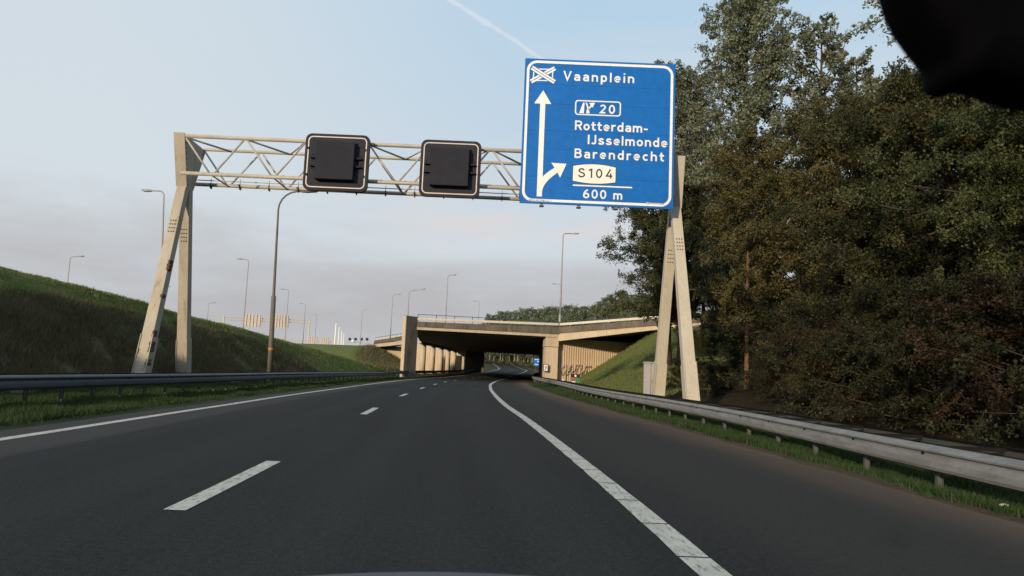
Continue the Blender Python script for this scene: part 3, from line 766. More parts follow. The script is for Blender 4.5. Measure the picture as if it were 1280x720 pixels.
for k, (x, y, t, sc, lab) in enumerate(SH):
    plant('shrub', (shrub, shrub_b)[t], (x, y, gz(x, y) - .05), k*1.7, lab, 'shrub', 'shrubs along the wood edge', sc, ('stem', 'crown'))

# far wood above and beyond the bridge
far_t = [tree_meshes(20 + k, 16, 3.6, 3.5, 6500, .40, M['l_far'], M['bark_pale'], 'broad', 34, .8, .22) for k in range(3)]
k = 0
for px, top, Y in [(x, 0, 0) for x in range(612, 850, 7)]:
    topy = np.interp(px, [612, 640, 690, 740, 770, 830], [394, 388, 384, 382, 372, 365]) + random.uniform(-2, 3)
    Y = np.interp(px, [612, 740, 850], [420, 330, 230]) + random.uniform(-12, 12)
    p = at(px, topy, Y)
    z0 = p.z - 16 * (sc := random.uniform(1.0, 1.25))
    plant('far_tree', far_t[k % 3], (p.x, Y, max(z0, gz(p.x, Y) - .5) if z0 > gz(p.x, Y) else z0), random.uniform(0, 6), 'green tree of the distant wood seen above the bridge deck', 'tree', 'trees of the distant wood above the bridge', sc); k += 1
for px in range(600, 700, 6):
    Y = 330 + random.uniform(-8, 8) - (px - 600) * .9
    by = np.interp(px, [600, 640, 690], [449.5, 452, 455])
    p = at(px + random.uniform(-1.5, 1.5), by, Y)
    plant('far_tree', far_t[k % 3], (p.x, Y, p.z), random.uniform(0, 6), 'tree with a pale trunk in the row seen through the underpass', 'tree', 'pale trunked trees beyond the underpass', random.uniform(.85, 1.0)); k += 1
for px in range(592, 710, 5):
    Y = 352 - (px - 600) * .9
    p = at(px, np.interp(px, [600, 640, 690], [449, 451, 454]), Y)
    plant('far_tree', far_t[k % 3], (p.x, Y, p.z - 5), random.uniform(0, 6), 'leafy tree behind the pale trunks seen through the underpass', 'tree', 'trees behind the pale trunks', 1.0); k += 1

# ------------------------------------------------------------------ guardrails
WP = [(0, .31), (.03, .306), (.098, .272), (.106, .252), (.102, .232), (.066, .212), (.066, .200), (.092, .176), (.102, .13), (.102, .06), (.085, .022), (.02, 0), (0, .004)]   # (towards traffic, up)
def guardrail(label, fx, fz, sgn, y0, y1, pitch, sec, gap, mat, zt):
    """double faced barrier: front beam at fx (face looking to sgn*X), rear beam gap behind, a post and spacer every pitch"""
    root = thing('guardrail', label, 'guardrail', (fx(y0), y0, fz(y0)))
    y = y0
    while y < y1 - .1:
        ye = min(y + sec, y1)
        n = max(2, int((ye - y) / 1.0) + 1)
        for nm, off, s in (('front_beam', 0, sgn), ('rear_beam', -sgn*gap, -sgn)):
            rows_ = []
            for k in range(n):
                yy = y + (ye + .12 - y) * k / (n - 1) if k == n - 1 else y + (ye - y) * k / (n - 1)
                bx, bz = fx(yy) + off, fz(yy) + zt(yy) - .31
                lap = .003 if k == n - 1 else 0
                prof = [(bx + s*(u - lap), yy, bz + w) for u, w in WP] + [(bx + s*(u - .006 - lap), yy, bz + w) for u, w in reversed(WP)]
                rows_.append(prof)
            mb = MB().loft(rows_, closed=True)
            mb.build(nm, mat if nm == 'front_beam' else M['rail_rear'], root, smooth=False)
        y = ye
    # post and spacer meshes shared by all copies (local to the root)
    yy = y0 + .6; first = None; first_b = None
    while yy < y1:
        bx, bz = fx(yy), fz(yy)
        zt_ = zt(yy)
        if first is None:
            pm = MB().box(-.03, .03, -.005, .005, -.75, 0).box(-.036, -.0305, -.028, .028, -.75, -.001).box(.0305, .036, -.028, .028, -.75, -.001)
            sm = MB().box(-.5, .5, -.028, .028, -.02, .02).box(-.5, .5, -.032, .032, .0205, .026)
            po = pm.build('post', M['post']); so = sm.build('spacer', M['strut'])
            first = (po, so)
        else:
            po, so = first[0].copy(), first[1].copy(); col.objects.link(po); col.objects.link(so)
        if first_b is None:
            bo = MB().box(-.012, .012, -.022, .022, -.022, .022).build('bolt', M['strut']); first_b = bo
        else:
            bo = first_b.copy(); col.objects.link(bo)
        bo.parent = root; bo.location = (bx + sgn*.070 - root.location.x, yy - root.location.y, bz + zt_ - .31 + .206 - root.location.z)
        po.parent = root; so.parent = root
        L = root.location
        po.location = (bx - sgn*.12 - L.x, yy - L.y, bz + zt_ - .05 - L.z)
        so.location = (bx - sgn*gap/2 - L.x, yy - L.y, bz + zt_ - .035 - L.z); so.scale = (gap - .06, 1, 1)
        yy += pitch if yy < 60 else pitch*2
    return root
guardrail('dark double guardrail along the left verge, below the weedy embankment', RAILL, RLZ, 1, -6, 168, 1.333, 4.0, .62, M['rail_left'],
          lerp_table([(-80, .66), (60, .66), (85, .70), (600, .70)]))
guardrail('grey double guardrail with cross spacers along the right shoulder, before the wood', RAILR, RRZ, -1, 1, 168, 1.9, 4.0, .98, M['rail'],
          lerp_table([(-80, .62), (14, .61), (40, .58), (60, .57), (85, .60), (600, .62)]))

# ------------------------------------------------------------------ gantry
YN, YF = 29.65, 31.85
XL, XR = -14.05, 6.72
g = thing('sign_gantry', 'pale lattice gantry over the road on two pairs of splayed legs, with the blue sign', 'gantry', (-4, 30.6, 0))
def side_frame(x, near_base, far_base, top_n, top_f, neck, bottom_x_dir, mat):
    """V shaped head plate over an inverted V of two box legs, standing in a plane along the road"""
    zt, zn = top_n[1], neck[1]
    w = .36
    # head: hollow tapered box
    vs = []
    for xx in (x - w/2, x + w/2):
        vs += [(xx, top_n[0], zt), (xx, top_f[0], top_f[1]), (xx, neck[0] + .30, zn), (xx, neck[0] - .34, zn)]
    hb = MB().add(vs, [(0, 1, 2, 3), (7, 6, 5, 4), (0, 4, 5, 1), (1, 5, 6, 2), (2, 6, 7, 3), (3, 7, 4, 0)])
    hb.build('head', mat, g, bevel=.01)
    fl = MB()   # flange lips along the slanting front and rear edges
    for a, b in (((top_n[0], zt), (neck[0] - .34, zn)), ((top_f[0], top_f[1]), (neck[0] + .30, zn))):
        fl.bar((x, a[0] - .012, a[1] + .01), (x, b[0] - .012, b[1]), w + .09, .03)
    fl.build('head_flange', mat, g)
    for k in range(10):
        t = (k + .5) / 10
        yy = top_n[0] + .22 + (neck[0] - .2 - top_n[0] - .22) * t; zz = zt + (zn - zt) * t
        MB().box(x + w/2, x + w/2 + .018, yy - .02, yy + .02, zz - .02, zz + .02).build('bolt', M['rust'], g)
    for base in (near_base, far_base):
        bx, by, bz = base
        ny = neck[0] + (-.17 if by < neck[0] else .15)
        top = Vector((x, ny, zn + .05)); bot = Vector((bx, by, bz - .4))
        lg = MB().bar(bot, top, .46, .44, (1, 0, 0), .38, .36)
        o = lg.build('leg', mat, g, bevel=.012)
        d = (top - bot).normalized()
        # welded cover strips along the leg edges
        ln = MB()
        for sx in (-1, 1):
            ln.bar(bot + Vector((sx*.235, 0, 0)) + d*.5, bot + Vector((sx*.225, 0, 0)) + d*2.1, .03, .50, (1, 0, 0))
        ln.build('cover_strip', mat, g)
        yf = Vector((0, -1, 0)); yf = (yf - d*yf.dot(d)).normalized()
        L = (top - bot).length
        for i in range(3):
            for j in range(4):
                c_ = bot + d*(L - 2.25 + j*.17) + Vector((-.10 + i*.10, 0, 0)) + yf*(.19 if base is near_base else .188)
                MB().box(c_.x - .022, c_.x + .022, c_.y - .022, c_.y + .012, c_.z - .022, c_.z + .022).build('bolt', M['rust'], g)
        MB().box(bx - .45, bx + .45, by - .45, by + .45, -.4, bz + .06).build('footing', M['conc_dark'], g)
    return
side_frame(XL, (-13.8, 27.8, .35), (-14.4, 33.0, .35), (YN, 10.42), (YF, 10.34), (30.65, 8.30), 1, M['leg_rusty'])
side_frame(XR, (6.62, 26.5, .2), (6.62, 32.9, .2), (YN, 10.32), (YF, 10.26), (30.5, 8.25), -1, M['galv_legs'])
# flaking rust patches and damaged edges on the left near leg
g_ = random.Random(5)
for t, s, hh in [(.02, 1, .35), (.05, -1, .2), (.09, 1, .4), (.15, -1, .25), (.16, 1, .5), (.23, 1, .3), (.42, 1, .15), (.55, 1, .4), (.59, 1, .15)]:
    p0, p1 = Vector((-13.8, 27.8, -.05)), Vector((XL, 30.48, 8.35)); dd = (p1 - p0).normalized()
    a = p0.lerp(p1, t) + Vector((s*.215, -.10, 0)); nn_ = 7
    up_ = [a + dd*(hh*k/nn_) for k in range(nn_ + 1)]
    ws = [g_.uniform(.02, .06) for _ in up_]; ws[0] = ws[-1] = .004
    rws = [[p + Vector((-s*w_*1.3, -.135, 0)), p + Vector((s*w_, -.12, 0)), p + Vector((s*w_, .14, 0)), p + Vector((-s*w_*1.3, .13, 0))] for p, w_ in zip(up_, ws)]
    MB().loft(rws, closed=True).caps(rws).build('rust_flake', M['rust'], g)
for t, s in [(.27, -.12), (.30, -.14)]:
    a = Vector((6.62, 32.9, .2)).lerp(Vector((XR, 30.65, 8.25)), t)
    MB().box(a.x + s, a.x + s + .10, a.y - .235, a.y - .2, a.z, a.z + .16).build('rust_flake', M['rust'], g, bevel=.01)

ZT, ZB = 10.29, 8.70
A0, A1 = XL + .18, XR - .18
for nm, y, z, r_ in (('top_chord', YN + .1, ZT, .085), ('top_chord', YF - .1, ZT + .03, .075), ('bottom_chord', YN + .1, ZB, .075), ('bottom_chord', YF - .25, ZB, .085)):
    ax_ = XL - .02 if (nm == 'bottom_chord' and y > YN + 1) else A0
    MB().tube([(ax_, y, z + .04), ((A0+A1)/2, y, z), (A1, y, z - .05)], r_, 10).build(nm, M['galv'], g, smooth=True)
NP = 8; pw = (A1 - A0) / NP
for i in range(NP):
    xa, xm, xb = A0 + i*pw + .08, A0 + (i+.5)*pw, A0 + (i+1)*pw - .08
    for y0_, y1_ in ((YN + .1, YN + .1), (YF - .15, YF - .25)):
        MB().tube([(xa, y0_, ZT - .06), (xm - .08, y1_, ZB + .06)], .040, 7).build('web_brace', M['galv'], g, smooth=True)
        MB().tube([(xm + .08, y1_, ZB + .06), (xb, y0_, ZT - .06)], .040, 7).build('web_brace', M['galv'], g, smooth=True)
    ya, yb = YN + .12, YF - .12
    MB().tube([(xa, ya, ZT - .02), (xm, yb, ZT)], .042, 7).build('top_brace', M['galv'], g, smooth=True)
    MB().tube([(xm, yb, ZT), (xb, ya, ZT - .02)], .034, 7).build('top_brace', M['galv'], g, smooth=True)
    MB().tube([(xm, ya, ZB), (xm, yb - .12, ZB)], .034, 7).build('bottom_strut', M['galv'], g, smooth=True)
    for q in (.2, .7):
        xx = A0 + (i + q)*pw
        MB().box(xx - .018, xx + .018, YF - .35, YF - .15, ZB - .13, ZB + .10).box(xx - .01, xx + .01, YF - .30, YF - .28, ZB + .1, ZB + .32).build('cable_clip', M['rust'], g)
for y in (YN + .35, YF - .5):
    MB().tube([(A0, y, ZB + .17), (A1, y, ZB + .12)], .022, 6).build('cable_tube', M['galv'], g, smooth=True)

# ------------------------------------------------------------------ blank matrix boards
def matrix_board(label, x0, x1, z0, z1):
    Y = 29.1
    e = thing('matrix_board', label, 'matrix sign', ((x0+x1)/2, Y + .1, z0), 'blank matrix boards on the gantry')
    MB().face_prism(rrect(x0, x1, z0, z1, .26), Y, Y + .16).build('back_panel', M['black'], e)
    a, w = .11, .042
    MB().ring(rrect(x0+a, x1-a, z0+a, z1-a, .2), rrect(x0+a+w, x1-a-w, z0+a+w, z1-a-w, .16), Y - .012, Y + .002).build('border', M['pinkring'], e)
    W_, H_ = x1 - x0, z1 - z0
    cx, cz = (x0+x1)/2 - .01, (z0+z1)/2
    s = .77
    MB().box(cx - s, cx + s, Y - .32, Y - .003, cz - s, cz + s).build('display_box', M['blackbox'], e, bevel=.012)
    fr = MB().box(cx - s - .05, cx + s + .05, Y - .10, Y - .004, cz + s + .004, cz + s + .05); fr.build('box_rim', M['black'], e)
    for sx in (-1, 1):
        for zz in (-.18, .16):
            MB().box(cx + sx*(s + .004), cx + sx*(s + .27), Y - .14, Y - .004, cz + zz - .035, cz + zz + .035).build('bracket', M['blackbox'], e)
        b = MB()
        for k in range(4):
            zz = cz - .9 + k*.6; b.box(cx + sx*.97 - .02, cx + sx*.97 + .02, Y - .02, Y - .001, zz - .02, zz + .02)
        for zz in (cz - .55, cz + .55):
            b.box(cx + sx*1.16 - .02, cx + sx*1.16 + .03, Y - .03, Y - .001, zz - .05, zz + .05)
        b.build('rivets', M['blackbox'], e)
    MB().box(cx - .5, cx - .4, Y + .165, YN + .0, z0 + .3, z1 - .3).box(cx + .4, cx + .5, Y + .165, YN + .0, z0 + .3, z1 - .3).build('hanger', M['galv'], e)
    return e
matrix_board('left of the two blank black matrix boards on the gantry, over the left lane', -8.63, -6.02, 8.11, 10.46)
matrix_board('right of the two blank black matrix boards on the gantry, nearer the blue sign', -3.93, -1.48, 8.05, 10.40)

# ------------------------------------------------------------------ blue direction sign
SX0, SX1, SZ1, SZ0 = .155, 6.36, 14.03, 7.935
SY = 29.1
SW, SH_ = SX1 - SX0, SZ1 - SZ0
sg = thing('direction_sign', 'large blue sign reading Vaanplein, Rotterdam-IJsselmonde and Barendrecht, hung on the gantry', 'road sign', (SX0 + SW/2, SY, SZ0))
def S(zx, zy):
    """layout coordinates of the sign face to world (x, z)"""
    a, b, c_, d = 651, -21, 37, 622; ex, ey = zx - 55, zy - 38
    det = a*d - b*c_
    u, v = (ex*d - b*ey)/det, (a*ey - c_*ex)/det
    return (SX0 + u*SW, SZ1 - v*SH_)
def S1(x, y): return S(((645 + x/7.2) - 640)*3.428, ((65 + y/7.2) - 60)*3.428)
def S2(x, y): return S(((645 + x/9.6) - 640)*3.428, ((190 + y/9.6) - 60)*3.428)
fr_ = [0, .178, .313, .50, .625, .815, 1.0]
for k in range(6):
    MB().box(SX0, SX1, SY, SY + .07, SZ1 - fr_[k+1]*SH_ + .003, SZ1 - fr_[k]*SH_ - .003).build('sign_panel', M['blue'], sg)
bk = MB()
for xx in (.9, 2.4, 3.9, 5.6):
    bk.box(SX0 + xx - .06, SX0 + xx + .06, SY + .073, SY + .20, SZ0 - .05, SZ1 - .1)
bk.build('back_rails', M['galv'], sg)
for xx in (.9, 2.4, 3.9):
    MB().box(SX0 + xx - .09, SX0 + xx + .09, SY + .03, SY + .20, SZ0 - .10, SZ0 - .055).build('rail_end', M['rust'], sg)
FR = SY - .010                           # front of the printed film
def film(name, polys, mat, front=FR):
    mb = MB()
    for p in polys: mb.face_prism(p, front, SY - .002)
    return mb.build(name, mat, sg)
a = .085
MB().ring(rrect(SX0+a, SX1-a, SZ0+a, SZ1-a, .42, 10), rrect(SX0+a+.105, SX1-a-.105, SZ0+a+.105, SZ1-a-.105, .32, 10), FR, SY - .002).build('border', M['cream'], sg)

def sign_text(body, pl, pr, cap, mat, name='lettering', front=FR, bold=.016, space=1.0, parent=sg, conv=None):
    """flat lettering fitted between two baseline points with the given cap height (metres)"""
    cu = bpy.data.curves.new('text', 'FONT'); cu.body = body; cu.size = 1.0; cu.space_character = space
    cu.offset = bold; cu.extrude = .004; cu.resolution_u = 3
    to = bpy.data.objects.new('text', cu); col.objects.link(to)
    dg = bpy.context.evaluated_depsgraph_get()
    me = bpy.data.meshes.new_from_object(to.evaluated_get(dg)); bpy.data.objects.remove(to)
    capu = .70
    cm = bpy.data.curves.new('cap', 'FONT'); cm.body = 'H'; cm.offset = bold
    co = bpy.data.objects.new('cap', cm); col.objects.link(co); dg = bpy.context.evaluated_depsgraph_get()
    me2 = bpy.data.meshes.new_from_object(co.evaluated_get(dg)); bpy.data.objects.remove(co)
    hz = [v.co.y for v in me2.vertices]; capu = max(hz) - min(hz); base = min(hz)
    xs = [v.co.x for v in me.vertices]; x0, x1 = min(xs), max(xs)
    kx = (pr[0] - pl[0]) / (x1 - x0); kz = cap / capu
    for v in me.vertices:
        t = (v.co.x - x0) / (x1 - x0)
        v.co = Vector((pl[0] + (v.co.x - x0)*kx, front + .002 - v.co.z*.5, pl[1] + (pr[1]-pl[1])*t + (v.co.y - base)*kz))
    L = parent.location
    for v in me.vertices: v.co -= L
    me.materials.clear(); me.materials.append(mat); me.name = name
    o = bpy.data.objects.new(name, me); col.objects.link(o); o.parent = parent
    return o
def arc(cx, cy, rx, ry, a0, a1, n=12):
    return [(cx + rx*math.cos(R(a0 + (a1-a0)*k/n)), cy + ry*math.sin(R(a0 + (a1-a0)*k/n))) for k in range(n + 1)]
def spl(pts, n=4):
    out = []
    for i in range(len(pts) - 1):
        p0, p1, p2, p3 = pts[max(i-1, 0)], pts[i], pts[i+1], pts[min(i+2, len(pts)-1)]
        for k in range(n):
            t = k/n
            out.append(tuple(.5*(2*p1[q] + (p2[q]-p0[q])*t + (2*p0[q]-5*p1[q]+4*p2[q]-p3[q])*t*t + (3*p1[q]-p0[q]-3*p2[q]+p3[q])*t**3) for q in (0, 1)))
    return out + [pts[-1]]
GL = {   # skeleton strokes of the road sign alphabet on a cap height of 1, and the advance width
 'V': ([[(.05,1),(.32,.06),(.59,1)]], .64), 'a': ([spl([(.08,.51),(.15,.60),(.26,.615),(.38,.57),(.42,.45)]) + [(.42,0)], [(.42,.38),(.23,.375)] + arc(.22,.225,.14,.148,90,270) + [(.28,.082),(.37,.12),(.42,.20)]], .5),
 'n': ([[(.08,0),(.08,.69)], arc(.26,.42,.18,.195,180,0) + [(.44,0)]], .52), 'm': ([[(.08,0),(.08,.69)], arc(.235,.44,.155,.175,180,0) + [(.39,0)], arc(.545,.44,.155,.175,180,0) + [(.70,0)]], .78),
 'p': ([[(.08,-.27),(.08,.69)], arc(.255,.345,.18,.265,0,360,20)], .52), 'l': ([[(.08,0),(.08,1)]], .16), 'i': ([[(.08,0),(.08,.69)], [(.08,.85),(.08,1)]], .16),
 'e': ([[(.08,.345),(.44,.345)] + arc(.26,.345,.185,.265,0,318,18)], .52), 'o': ([arc(.26,.345,.185,.265,0,360,20)], .52), 'c': ([arc(.27,.345,.19,.265,48,312,16)], .46),
 't': ([[(.15,.92),(.15,.24)] + arc(.29,.22,.14,.14,180,275,6) + [(.36,.085)], [(0,.61),(.36,.61)]], .38), 'r': ([[(.08,0),(.08,.69)], arc(.28,.39,.20,.225,180,66,8)], .38),
 'd': ([[(.43,0),(.43,1)], arc(.255,.345,.18,.265,0,360,20)], .52), 'h': ([[(.08,0),(.08,1)], arc(.26,.42,.18,.195,180,0) + [(.44,0)]], .52), '-': ([[(.02,.36),(.32,.36)]], .34),
 'R': ([[(.08,0),(.08,1)], [(.08,.92),(.34,.92)] + arc(.34,.70,.18,.22,90,-90,10) + [(.08,.48)], [(.30,.48),(.53,0)]], .58), 'I': ([[(.08,0),(.08,1)]], .16),
 'J': ([[(.33,1),(.33,.27)] + arc(.18,.25,.15,.17,0,-150,8)], .42), 'B': ([[(.08,0),(.08,1)], [(.08,.92),(.32,.92)] + arc(.32,.725,.16,.195,90,-90,10) + [(.08,.53)], [(.08,.53),(.34,.53)] + arc(.34,.305,.18,.225,90,-90,10) + [(.08,.08)]], .58),
 's': ([spl([(.40,.52),(.33,.60),(.22,.615),(.11,.56),(.095,.47),(.17,.385),(.30,.325),(.40,.26),(.41,.16),(.33,.09),(.22,.075),(.11,.10),(.05,.18)])], .48),
 'S': ([spl([(.50,.76),(.42,.89),(.29,.925),(.15,.87),(.10,.74),(.17,.60),(.32,.52),(.46,.44),(.53,.30),(.47,.15),(.32,.075),(.16,.11),(.07,.24)])], .6),
 '1': ([[(.03,.76),(.23,.94)], [(.25,0),(.25,1)]], .33), '0': ([arc(.28,.5,.20,.42,0,360,24)], .56), '4': ([[(.38,1),(.06,.26),(.54,.26)], [(.40,0),(.40,.56)]], .56),
 '2': ([arc(.27,.70,.19,.22,165,-28,12) + [(.08,.085),(.48,.085)]], .53), '6': ([arc(.28,.31,.20,.232,0,360,20), spl([(.085,.33),(.12,.60),(.25,.82),(.42,.95)])], .56),
}
def ST(body, l, r, cap, mat=None, w=.165, front=None, wide=1.3, **kw):
    """a line of lettering between two baseline points; every character is a part"""
    p, q = S(*l), S(*r); zc = (p[1] + q[1]) / 2; mat = mat or M['cream']; front = FR if front is None else front
    Wd = (q[0] - p[0]) / cap
    adv = [0.34 if ch == ' ' else GL[ch][1]*wide for ch in body]
    gap = (Wd - sum(adv)) / (len(body) - 1); x = 0
    for ch, a_ in zip(body, adv):
        if ch != ' ':
            mb = MB()
            for si, st in enumerate(GL[ch][0]):
                pts_ = [Vector((p[0] + (x + u_*wide)*cap, zc + v_*cap)) for u_, v_ in st]
                cl_ = (pts_[0] - pts_[-1]).length < 1e-4
                rws = []
                for k, c_ in enumerate(pts_):
                    pa, pb = (pts_[k-1] if k else (pts_[-2] if cl_ else c_)), (pts_[k+1] if k < len(pts_) - 1 else (pts_[1] if cl_ else c_))
                    d1 = (c_ - pa).normalized() if (c_ - pa).length > 1e-9 else None; d2 = (pb - c_).normalized() if (pb - c_).length > 1e-9 else None
                    d1 = d1 or d2; d2 = d2 or d1
                    tn_ = (d1 + d2).normalized(); nn_ = Vector((-tn_.y, tn_.x)); cs = max(nn_.dot(Vector((-d1.y, d1.x))), .45)
                    o_ = nn_*(w*cap/2/cs)
                    f_ = front - .0012*si
                    rws.append([(c_.x - o_.x, f_, c_.y - o_.y), (c_.x + o_.x, f_, c_.y + o_.y), (c_.x + o_.x, SY - .002, c_.y + o_.y), (c_.x - o_.x, SY - .002, c_.y - o_.y)])
                mb.loft(rws, closed=True)
                if not cl_: mb.caps(rws)
            mb.build('letter', mat, sg)
        x += a_ + gap
ST('Vaanplein', (219, 141), (526, 153), .405)
ST('20', (375, 285), (442, 287), .375)
ST('Rotterdam-', (268, 357), (582, 368), .395)
ST('IJsselmonde', (323, 419), (665, 432), .395)
ST('Barendrecht', (266, 478), (650, 491), .395)
ST('600 m', (302, 648), (470, 651), .37)
def small(body, l, r):
    p, q = S(*l), S(*r); sign_text(body, (p[0], (p[1]+q[1])/2), (q[0], (p[1]+q[1])/2), .075, M['cream'], bold=.01)
small('A015-43.296q-Ls-1', (72, 655), (168, 656))
small('Rijkswaterstaat', (572, 675), (648, 676))
# distance bar
p, q = S(260, 591), S(512, 602); zc = (p[1] + q[1]) / 2
film('rule_line', [[(p[0], zc - .028), (q[0], zc - .028), (q[0], zc + .028), (p[0], zc + .028)]], M['cream'])
# straight arrow with a branch to the right
sx0, sx1 = S(118, 300)[0], S(140, 300)[0]
zb, zh = S(107, 634)[1], S(118, 238)[1]
tip, hl, hr = S(133, 181), S(95, 236), S(166, 241)
mid = (sx0 + sx1)/2
film('straight_arrow', [[(sx0, zb), (sx1, zb), (sx1, zh), (sx0, zh)], [(mid - .35, zh + .0), (mid + .35, zh + .0), (mid, tip[1])]], M['cream'])
def bez(p0, p1, p2, p3, n=10):
    r = []
    for k in range(n + 1):
        t = k/n; r.append(tuple(p0[i]*(1-t)**3 + 3*p1[i]*t*(1-t)**2 + 3*p2[i]*t*t*(1-t) + p3[i]*t**3 for i in (0, 1)))
    return r
lo = bez((sx1 - .002, S2(305, 500)[1]), S2(312, 400), S2(380, 330), S2(500, 250))
hi = bez((sx1 - .002, S2(315, 300)[1]), S2(340, 275), S2(400, 225), S2(465, 195))
film('branch_arrow', [[lo[i], lo[i+1], hi[i+1], hi[i]] for i in range(10)] , M['cream'], FR + .001)
film('branch_arrow_head', [[S2(528, 312), S2(605, 148), S2(500, 249)], [S2(500, 249), S2(605, 148), S2(465, 195)], [S2(465, 195), S2(605, 148), S2(425, 133)]], M['cream'])
# interchange symbol: two crossing double carriageways with slip roads
TLc, TRc, BLc, BRc = S1(150, 140), S1(337, 148), S1(142, 255), S1(335, 262)
def road_bar(p, q, w, gap):
    d = (Vector(q) - Vector(p)).normalized(); n = Vector((-d.y, d.x)); out = []
    p, q = Vector(p) - d*.06, Vector(q) + d*.06
    for s in (-1, 1):
        a_, b_ = n*(s*gap/2), n*(s*w/2)
        out.append([tuple(v) for v in ((p + a_), (q + a_), (q + b_), (p + b_))][::s])
    return out
film('interchange_symbol', road_bar(BLc, TRc, .18, .03), M['cream'], FR + .002)
dk = road_bar(TLc, BRc, .23, .0)
film('symbol_casing', dk, M['blue'], FR + .001)
film('interchange_symbol', road_bar(TLc, BRc, .18, .03), M['cream'], FR - .001)
arcs = []
ctr = ((TLc[0]+BRc[0])/2, (TLc[1]+BRc[1])/2)
for p, q in ((TLc, TRc), (TRc, BRc), (BRc, BLc), (BLc, TLc)):
    p, q = Vector(p), Vector(q); c0 = Vector(ctr)
    mdp = (p + q)/2; pull = (c0 - mdp)*.10
    for k in range(8):
        pts_ = []
        for t in (k/8, (k+1)/8):
            pts_.append(p.lerp(q, t) + pull*(4*t*(1-t)))
        d = (pts_[1] - pts_[0]).normalized(); n = Vector((-d.y, d.x))*.022
        arcs.append([tuple(pts_[0]-n), tuple(pts_[1]-n), tuple(pts_[1]+n), tuple(pts_[0]+n)])
film('slip_road_arcs', arcs, M['cream'], FR + .003)
# exit box with its symbol
b0, b1 = S(271, 224), S(466, 300)
x0, x1, z1, z0 = b0[0], b1[0], b0[1] + .0, b1[1] + .0
MB().ring(rrect(x0, x1, z0, z1, .13), rrect(x0+.05, x1-.05, z0+.05, z1-.05, .085), FR, SY - .002).build('exit_box', M['cream'], sg)
film('exit_symbol', [[S1(568, 556), S1(610, 558), S1(617, 461), S1(604, 460)]], M['cream'])
film('exit_symbol', [[S1(630, 559), S1(662, 561), S1(655, 515), S1(641, 511)], [S1(641, 511), S1(655, 515), S1(640, 462), S1(626, 461)],
                     [S1(643, 530), S1(660, 520), S1(690, 492), S1(676, 477)]], M['cream'])
film('exit_symbol', [[S1(690, 508), S1(712, 463), S1(658, 464)]], M['cream'], FR - .0005)
# route shield
def shield(g_):
    L, R_, T1, B1 = S(262, 507), S(443, 514), S(352, 500), S(352, 581)
    bl, br = S(262, 575), S(443, 578)
    pts_ = []
    zt_, zb_ = S(352, 512)[1] - .01, S(352, 577)[1] + .015
    for k in range(11):
        t = k/10; pts_.append((L[0] - g_ + (R_[0] - L[0] + 2*g_)*t, zb_ - g_ - .085*4*t*(1-t)))
    for k in range(11):
        t = 1 - k/10; pts_.append((L[0] - g_ + (R_[0] - L[0] + 2*g_)*t, zt_ + g_ + .10*4*t*(1-t)))
    return pts_
film('shield_outline', [shield(.025)], M['ink'], FR + .003)
film('route_shield', [shield(0)], M['cream'], FR)
ST('S104', (281, 558), (429, 563), .385, M['ink'], front=FR - .003, w=.155)

# ------------------------------------------------------------------ street lamps
def lamp(label, base, top, arm, mat, r0, cat='street lamp', group='street lamps', band=False, joint=None):
    """tapered pole with a curved top, a short arm and a flat lamp head; base, top and arm end are points"""
    base, top, arm = Vector(base), Vector(top), Vector(arm)
    e = thing('street_lamp', label, cat, base, group)
    a = arm - top; L = a.length; rad = .95 if band else .28
    d = (top - base).normalized(); h = a.normalized()
    pts = [base - Vector((0, 0, .3)), base.lerp(top, .35), base.lerp(top, .7), top - d*rad]
    rr_ = [r0, r0*.82, r0*.62, r0*.5]
    for k in (1, 2, 3, 4, 5):
        t = k/5*math.pi/2
        pts.append(top - d*rad + d*(rad*math.sin(t)) + h*(rad*(1 - math.cos(t)))); rr_.append(r0*.48)
    pts.append(top + h*(L*.62)); rr_.append(r0*.42)
    MB().tube(pts, rr_, 8).build('pole', mat, e, smooth=True)
    s = h.cross(Vector((0, 0, 1))).normalized(); u = Vector((0, 0, 1))
    hb = MB()
    p, q = top + h*(L*.55), arm
    w = max(.14, r0*1.0)
    vs = []
    for c_, ww, t0, t1 in ((p, .5, -.35, .35), (p.lerp(q, .35), 1.0, -.5, .6), (p.lerp(q, .85), 1.0, -.45, .5), (q, .6, -.2, .3)):
        vs.append([c_ + s*(w*ww) + u*(w*t0), c_ - s*(w*ww) + u*(w*t0), c_ - s*(w*ww*.7) + u*(w*t1), c_ + s*(w*ww*.7) + u*(w*t1)])
    hb.loft(vs, closed=True).caps(vs); hb.build('lamp_head', mat, e)
    if joint:
        j0, j1 = base.lerp(top, joint), base.lerp(top, joint + .006)
        MB().tube([base - Vector((0, 0, .2)), base.lerp(top, joint*.5), j0, j1], [r0*1.35, r0*1.3, r0*1.25, r0*.9], 10).build('pole_base', mat, e, smooth=True)
    if band:
        c_ = base.lerp(top, .135); MB().tube([c_ - d*.07, c_ + d*.07], r0*1.42, 10).build('band', M['orange'], e, smooth=True)
    return e
lamp('big lamp post with an orange band, between the left guardrail and the embankment', (-12.22, 38, .5), (-12.46, 38, 10.05), (-10.4, 38, 10.2), M['lamp_near'], .10, band=True, joint=.42)
lamp('lamp post on the embankment behind the left gantry legs, arm to the left', (-22.6, 47.5, 3.5), (-23.14, 47.5, 12.0), (-24.6, 47.5, 12.0), M['lamp'], .09)
